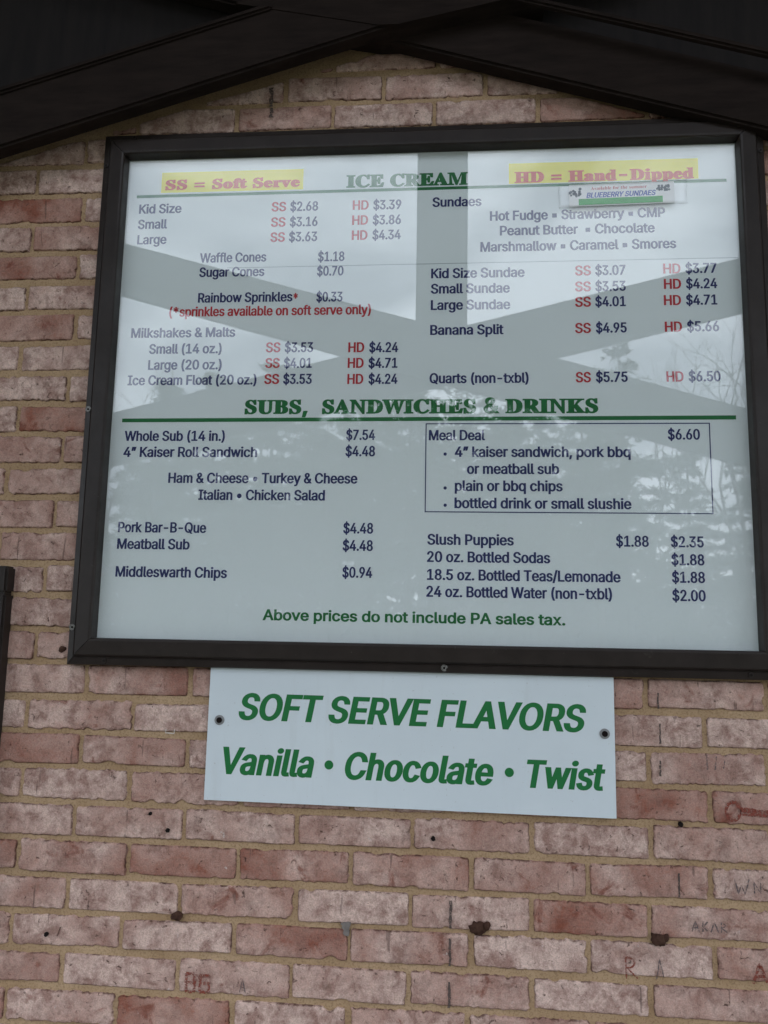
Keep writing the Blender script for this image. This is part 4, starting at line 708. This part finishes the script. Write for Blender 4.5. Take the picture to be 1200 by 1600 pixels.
for x, z, ring in ((-.0165, 2.4598, 0), (.0379, 2.5190, 0), (.5592, 2.5190, 0), (1.2038, 2.5190, 0), (1.2480, 2.4529, 0), (-.0165, 1.9582, 1), (-.0165, 1.546, 1), (.0472, 1.4870, 0), (.665, 1.4875, 1), (1.1871, 1.4870, 0)):
    mb = MB(); disc(mb, x, z, .0040, -.0306, -.024, 16); disc(mb, x, z, .0022, -.0312, -.030, 12, 1)
    sc = mb.build('screw', [STEEL if ring else FRAME, DARKHOLE], B)
    if ring:
        t = MB(); t.tube([(x+.0052*math.cos(R(a)), -.0305-.0008*math.sin(R(a*3)), z+.0052*math.sin(R(a))) for a in range(0, 330, 22)], [.0008]*15, 5); t.build('wire_loop', STEEL, sc)
MATS = {'navy': NAVY, 'red': RED, 'green': GREEN}
CAPS = {'b': .0198, 'w': .0200, 'h1': .0212, 'h2': .0265, 'h3': .0228, 'h2b': .0275}
FS = []
for body, u0, u1, z, colr, cp in TEXT:
    if cp[0] == 'f': FS.append((body, u0, u1, z, cp)); continue
    if body == '•':
        mb = MB(); disc(mb, (u0+u1)/2, z+.0055, .0031, -.0126, -.0121, 14); mb.build('bullet_dot', NAVY, sheet); continue
    if cp == 'w': letters(body, u0, u1, z, CAPS[cp], (26, 20), 0, name='notice_lettering', mat=GREEN, parent=sheet); continue
    if cp[0] == 'h':
        letters(body, u0, u1, z, CAPS[cp], (35, 18), 0, name='heading_lettering', mat=(HEADRED if colr == 'red' else GREEN), parent=sheet, face=SERIF, space=26); continue
    nm = 'size_code_lettering' if body in ('SS', 'HD') else ('price_lettering' if body[0] == '$' else 'item_lettering')
    letters(body, u0, u1, z, CAPS[cp], (30, 12), 0, name=nm, mat=MATS[colr], parent=sheet)
def flat(name, mat, pts, y0, y1, parent):
    mb = MB(); mb.prism(pts, y0, y1); return mb.build(name, mat, parent)
flat('heading_highlight', YELLOW, [(.0925, 2.4085), (.3800, 2.4085), (.3800, 2.4520), (.0925, 2.4520)], -.01215, -.0119, sheet)
flat('heading_highlight', YELLOW, [(.7824, 2.4085), (1.1390, 2.4095), (1.1390, 2.4515), (.7824, 2.4510)], -.01215, -.0119, sheet)
flat('heading_rule', GREEN, [(.0434, 2.3985), (1.1900, 2.4020), (1.1900, 2.4078), (.0434, 2.4046)], -.0123, -.0119, sheet)
flat('heading_rule', GREEN, [(.0440, 1.9370), (1.1877, 1.9398), (1.1877, 1.9474), (.0440, 1.9444)], -.0123, -.0119, sheet)
flat('sheet_joint', SEAM, [(.235, 2.2466), (1.2040, 2.2488), (1.2040, 2.2502), (.235, 2.2478)], -.01225, -.0119, sheet)
mb = MB(); b0, b1, c0, c1, t = .6270, 1.1413, 1.7664, 1.9338, .0019
for lo, hi in (((b0, c0), (b1, c0+t)), ((b0, c1-t), (b1, c1)), ((b0, c0+t), (b0+t, c1-t)), ((b1-t, c0+t), (b1, c1-t))): mb.box((lo[0], -.0124, lo[1]), (hi[0], -.0119, hi[1]))
mb.build('meal_deal_border', NAVY, sheet)

# ------------------------------------------------------------------ taped note on the glass
NT = thing('taped_note', (.99, -.0232, 2.375), 'small white paper note taped on the menu board glass naming blueberry sundaes', 'note')
def notepts(u, v): return (.8952+u*.1945, 2.3520+u*.0034+v*.0440)
npp = MB(); npp.prism([notepts(0, 0), notepts(1, 0), notepts(1, 1), notepts(0, 1)], -.0238, -.0233); paper = npp.build('paper', PAPER, NT)
mb = MB(); nx = 40; vs = []; 
for j in range(9):
    for i in range(nx+1):
        u = -.105+1.225*i/nx; v = -.06+1.10*j/8
        p = notepts(u, v); e = (random.uniform(-.0012, .0012) if i in (0, nx) else 0)
        vs.append((p[0]+e, -.0246+.0005*noise.noise(Vector((u*22, v*5, 1)))-(.0006 if 0 < u < 1 else 0), p[1]))
mb.add(vs, [(j*(nx+1)+i, j*(nx+1)+i+1, (j+1)*(nx+1)+i+1, (j+1)*(nx+1)+i) for j in range(8) for i in range(nx)])
tape = mb.build('clear_tape', TAPE, NT, True)
md = tape.modifiers.new('thickness', 'SOLIDIFY'); md.thickness = .0002
letters('Available for the summer', .9355, 1.0395, 2.3850, .0062, (0, 0), .12, -.02395, 'note_lettering', RED, paper, SERIF, 20, .018)
letters('BLUEBERRY SUNDAES', .9270, 1.0560, 2.3690, .0105, (30, 14), .25, -.02395, 'note_lettering', BLUE, paper, slope=.022)
a, b = notepts(.09, .06), notepts(.89, .06); c, d = notepts(.89, .34), notepts(.09, .34)
flat('green_band', LIGHTGREEN, [a, b, c, d], -.0240, -.0237, paper)
BERRY = mottled('berry_ink', (.02, .035, .06), (.07, .11, .13), 300, .5)
for cx, cz in ((.908, 2.378), (1.070, 2.3865)):
    mb = MB()
    for i in range(17): disc(mb, cx+random.gauss(0, .006), cz+random.gauss(0, .0048), random.uniform(.0020, .0032), -.02400-.00002*i, -.0237, 10)
    mb.build('berry_print', BERRY, paper)

# ------------------------------------------------------------------ flavors sign
FSG = thing('flavors_sign', (.60, 0, 1.244), 'white plastic sign with green italic soft serve flavors, screwed on below the menu board', 'sign')
SP = [(.2408, 1.2472), (.9596, 1.2408), (.9598, 1.4770), (.2420, 1.4790)]
mb = MB(); mb.prism(SP, -.0090, -.0058); panel = mb.build('sign_panel', SIGNW, FSG)
sl_ = -.0085
for body, u0, u1, z, cp in FS:
    if cp == 'fd': mb = MB(); disc(mb, (u0+u1)/2, z+.0215, .0079, -.0093, -.0089, 20); mb.build('bullet_dot', GREEN, panel)
    else: letters(body, u0, u1, z, .0472, (37, 16), .21, -.0092, 'sign_lettering', GREEN, panel, None, 10, slope=sl_)
for x, z in ((.2626, 1.3859), (.9425, 1.3810)):
    mb = MB(); disc(mb, x, z, .0088, -.0105, -.0089, 24); wsh = mb.build('washer', WASHER, FSG)
    mb = MB(); disc(mb, x, z, .0050, -.0128, -.0100, 16); mb.build('screw', DARKHOLE, wsh)

FSG.location.y -= .005        # the panel stands off the wall on its screws

# ------------------------------------------------------------------ dark framed window at the left edge
WN = thing('service_window', (-.55, 0, .98), 'dark metal framed window whose corner shows at the left edge below the menu board', 'window')
wx0, wx1, wz0, wz1 = -.98, -.1490, .98, 1.6570
def wr(lo, hi):
    mb = MB(); mb.box(lo, hi, bev=.004); mb.build('frame_rail', FRAME, WN)
wr((wx0, -.032, wz1-.05), (wx1, .0, wz1)); wr((wx0, -.032, wz0), (wx1, .0, wz0+.05)); wr((wx0, -.0315, wz0+.0505), (wx0+.05, .0, wz1-.0505)); wr((wx1-.05, -.0315, wz0+.0505), (wx1, .0, wz1-.0505))
mb = MB(); mb.box((wx0+.03, -.014, wz0+.03), (wx1-.03, -.010, wz1-.03)); mb.build('glass_pane', GLASS, WN)
mb = MB(); mb.box((wx0+.02, -.009, wz0+.02), (wx1-.02, -.006, wz1-.02)); mb.build('screen_panel', SIDING, WN)
# ------------------------------------------------------------------ scissor trusses of the porch gable
def truss(cx, cz, y, sl, vw, thick, half, post_w, top, label, plate):
    T = thing('scissor_truss', (cx, y, cz), label, 'truss', 'scissor trusses of the porch gable')
    if not isinstance(sl, tuple): sl = (sl, sl)
    h = vw*math.cos(math.atan(sl[0]))
    for sg in (-1, 1):
        yy = y-sg*thick*.52
        q = sl[0] if sg > 0 else sl[1]
        mb = MB(); mb.beam((cx-half, yy, cz-sg*q*half), (cx+half, yy, cz+sg*q*half), thick, h, bev=.005); mb.build('diagonal_beam', TRUSSM, T)
    mb = MB(); mb.beam((cx, y, cz+vw*.35), (cx, y, top), thick*.9, post_w, (1, 0, 0), bev=.005); mb.build('king_post', TRUSSM, T)
    if plate:
        p = plate; mb = MB(); mb.prism([(cx-p, cz), (cx-.02, cz-vw*.5), (cx+.02, cz-vw*.5), (cx+p, cz), (cx+p*.12, cz+p*sl[0]+.02), (cx-p*.12, cz+p*sl[0]+.02)], y-thick*1.07, y+thick*1.07)
        mb.build('gusset_plate', TRUSSM, T)
    # bead moulding along the edges of the side openings
    ap = vw*.5/sl[0]+.02
    for sx in ((-1, 1) if plate else ()):
        for sz in (-1, 1):
            a = (cx+sx*(ap+.012), y-thick*1.02, cz+sz*.010); b = (cx+sx*half, y-thick*1.02, cz+sz*(sl[0]*(half-ap)))
            mb = MB(); mb.beam(a, b, .016, .014, bev=.004); mb.build('edge_moulding', TRUSSM, T)
    return T
truss(.550, 2.7520, -.055, .302, .118, .038, 2.3, .11, 4.45, 'dark timber scissor truss fixed to the brick wall above the menu board', .30)
truss(.632, 2.7100, -1.90, (.247, .290), .238, .045, 2.6, .222, 4.55, 'dark timber scissor truss at the open porch front, mirrored in the glass', 0)
# ------------------------------------------------------------------ roof and posts
RF = thing('porch_roof', (.63, -1.1, 3.2), 'dark boarded gable roof over the porch, above the trusses', 'roof')
rx, rz, rs, ey = .63, 4.72, .58, 3.1
for sg in (-1, 1):
    mb = MB(); mb.beam((rx+sg*.001, -.98, rz), (rx+sg*ey, -.98, rz-rs*ey), 2.1, .06, (0, 0, 1), bev=.004); mb.build('roof_slope', ROOFM, RF)
    for yy in (-.2, -.85, -1.5):
        mb = MB(); mb.beam((rx+sg*.06, yy, rz-.13), (rx+sg*ey, yy, rz-rs*ey-.10), .04, .12, (0, 0, 1)); mb.build('rafter', TRUSSM, RF)
mb = MB(); mb.beam((rx, -2.0, rz-.12), (rx, -.0, rz-.12), .05, .2); mb.build('ridge_board', TRUSSM, RF)
for sx, lab in ((-1, 'dark square porch post under the left end of the front truss'), (1, 'dark square porch post under the right end of the front truss')):
    P = thing('porch_post', (.632+sx*2.5, -1.9, .1), lab, 'post', 'porch posts')
    x = .632+sx*2.5
    mb = MB(); mb.box((x-.07, -2.03, .1), (x+.07, -1.89-.0, 2.9), bev=.008); mb.build('shaft', TRUSSM, P)
    mb = MB(); mb.box((x-.10, -2.06, .1), (x+.10, -1.86, .22), bev=.01); mb.build('base_block', TRUSSM, P)

# ------------------------------------------------------------------ trees across the lot, mirrored in the glass
def pine(seed, H, bare, spread, dens):
    rnd = random.Random(seed); tr = MB(); cw = MB()
    bend = rnd.uniform(-.25, .25)
    pts = [(bend*math.sin(t*2.2), .1*math.sin(t*3), H*t) for t in [i/9 for i in range(10)]]
    tr.tube(pts, [.17*(1-.93*t/9)+.01 for t in range(10)], 8)
    z = bare
    while z < H-.2:
        f = (z-bare)/(H-bare); ln = spread*(1-f)**.75*(.75+.5*rnd.random())+.25
        for k in range(rnd.randint(3, 5)):
            a = rnd.uniform(0, 6.283); L = ln*rnd.uniform(.55, 1.1); droop = rnd.uniform(-.30, .12)
            p0 = Vector((bend*math.sin(z/H*2.2), .1*math.sin(z/H*3), z)); d = Vector((math.cos(a), math.sin(a), droop))
            p1 = p0+d*L; tr.tube([p0, p0.lerp(p1, .5)+Vector((0, 0, .05)), p1], [.03*(1-f)+.012, .018, .006], 4)
            for q in range(int(L*dens)+2):
                t = rnd.uniform(.22, 1.05); c = p0.lerp(p1, t)+Vector((rnd.gauss(0, .13), rnd.gauss(0, .13), rnd.gauss(0, .07)))
                for bl in range(6):
                    dd = Vector((rnd.gauss(0, 1), rnd.gauss(0, 1), rnd.gauss(.1, .6))).normalized()*rnd.uniform(.13, .30)
                    ww = dd.cross(Vector((rnd.gauss(0, 1), rnd.gauss(0, 1), rnd.gauss(0, 1)))).normalized()*rnd.uniform(.025, .055)
                    cw.add([c-ww, c+ww, c+dd+ww*.3, c+dd-ww*.3], [(0, 1, 2, 3)])
        z += rnd.uniform(.32, .62)
    return tr, cw
def bare_tree(seed, H):
    rnd = random.Random(seed); tr = MB(); br = MB()
    def grow(p, d, L, r, lev, mb):
        q = p+d*L; mid = p.lerp(q, .5)+Vector((rnd.gauss(0, .05), rnd.gauss(0, .05), 0))*L
        mb.tube([p, mid, q], [r, r*.85, r*.68], 7 if lev == 0 else (4 if lev < 3 else 3))
        if lev >= 6: return
        for k in range(2 if lev < 1 else rnd.choice((2, 2, 3))):
            nd = (d+Vector((rnd.gauss(0, .42), rnd.gauss(0, .42), rnd.gauss(.12, .22)))).normalized()
            grow(p.lerp(q, rnd.uniform(.75, 1)), nd, L*rnd.uniform(.62, .84), r*.62, lev+1, br)
    grow(Vector((0, 0, 0)), Vector((0, 0, 1)), H*.30, .13, 0, tr)
    return tr, br
def plant(proto, x, y, s, rot, label, group, first):
    if first: r_ = proto
    else:
        r_ = proto.copy(); COL.objects.link(r_)
        for ch in proto.children:
            c = ch.copy(); COL.objects.link(c); c.parent = r_
    r_.location = (x, y, 0); r_.scale = (s, s, s); r_.rotation_euler = (0, 0, rot); r_['label'] = label; r_['group'] = group
protos = []
for sd_, H, bare, sp, dn in ((1, 11.0, 3.2, 2.6, 13), (2, 12.0, 4.6, 2.3, 12), (3, 9.5, 2.2, 2.4, 14)):
    P = thing('pine_tree', (0, 0, 0), 'pine', 'tree'); tr, cw = pine(sd_, H, bare, sp, dn)
    tr.build('trunk', BARK, P, True); cw.build('crown', NEEDLE, P); protos.append(P)
GP = 'pine trees across the lot, mirrored in the glass'
rnd = random.Random(5); used = [0, 0, 0]
lst = [(.5, -33.0), (2.6, -32.5), (-3.0, -32.0), (-15, -27), (-12.6, -25.5), (-10.6, -28), (-8.9, -25), (-6.8, -27.5), (-5.0, -29), (-3.2, -26), (-1.2, -28), (.6, -30), (2.4, -26.5), (4.2, -28.5), (6.0, -26), (7.6, -29), (14.5, -27), (17, -26),
       (-14, -39), (-11.5, -38), (-9, -40), (-6.7, -38.5), (-4.6, -40), (-2.4, -38), (-.6, -39.5), (1.4, -38.5), (3.1, -40), (5.2, -38), (7.3, -39.5), (9.2, -38.5),
       (-11.6, -33), (-7.8, -34), (-4.1, -34), (-.2, -35), (3.4, -34), (6.9, -35), (10.5, -34), (13.5, -33)]
for i, (x, y) in enumerate(lst):
    k = rnd.randrange(3); sc = rnd.uniform(.80, 1.0) if y > -31 else (rnd.uniform(.9, 1.12) if y > -37 else rnd.uniform(1.22, 1.42))
    plant(protos[k], x+rnd.uniform(-.5, .5), y, sc, rnd.uniform(0, 6.28), 'dark pine in the tree row across the lot, mirrored in the menu glass', GP, used[k] == 0); used[k] += 1
BP = thing('bare_tree', (0, 0, 0), 'bare', 'tree'); tr, br = bare_tree(4, 12.0); tr.build('trunk', BAREB, BP, True); br.build('branches', BAREB, BP, True)
for i, (x, y, s) in enumerate(((9.6, -23.5, 1.0), (12.0, -25, 1.08), (8.0, -28.5, .95), (-13.2, -30, 1.0), (-9.6, -31, .95))):
    plant(BP, x, y, s, i*1.7, 'leafless grey tree among the dark pines across the lot, mirrored in the menu glass', 'bare trees across the lot, mirrored in the glass', i == 0)
u = MB(); rnd = random.Random(9)
for i in range(26000):
    x = rnd.uniform(-26, 26); y = rnd.uniform(-38, -29); c = Vector((x, y, abs(rnd.gauss(0, 2.3)) + 1.4*noise.noise(Vector((x*.3, y*.3, 0)))))
    d = Vector((rnd.gauss(0, 1), rnd.gauss(0, 1), rnd.gauss(.4, .8))).normalized()*rnd.uniform(.25, .6); ww = d.cross(Vector((rnd.gauss(0, 1), rnd.gauss(0, 1), rnd.gauss(0, 1)))).normalized()*rnd.uniform(.06, .16)
    u.add([c-ww, c+ww, c+d+ww*.3, c+d-ww*.3], [(0, 1, 2, 3)])
tag(u.build('undergrowth', BRUSH), kind='stuff', label='brown undergrowth below the pines across the lot', cat='undergrowth')
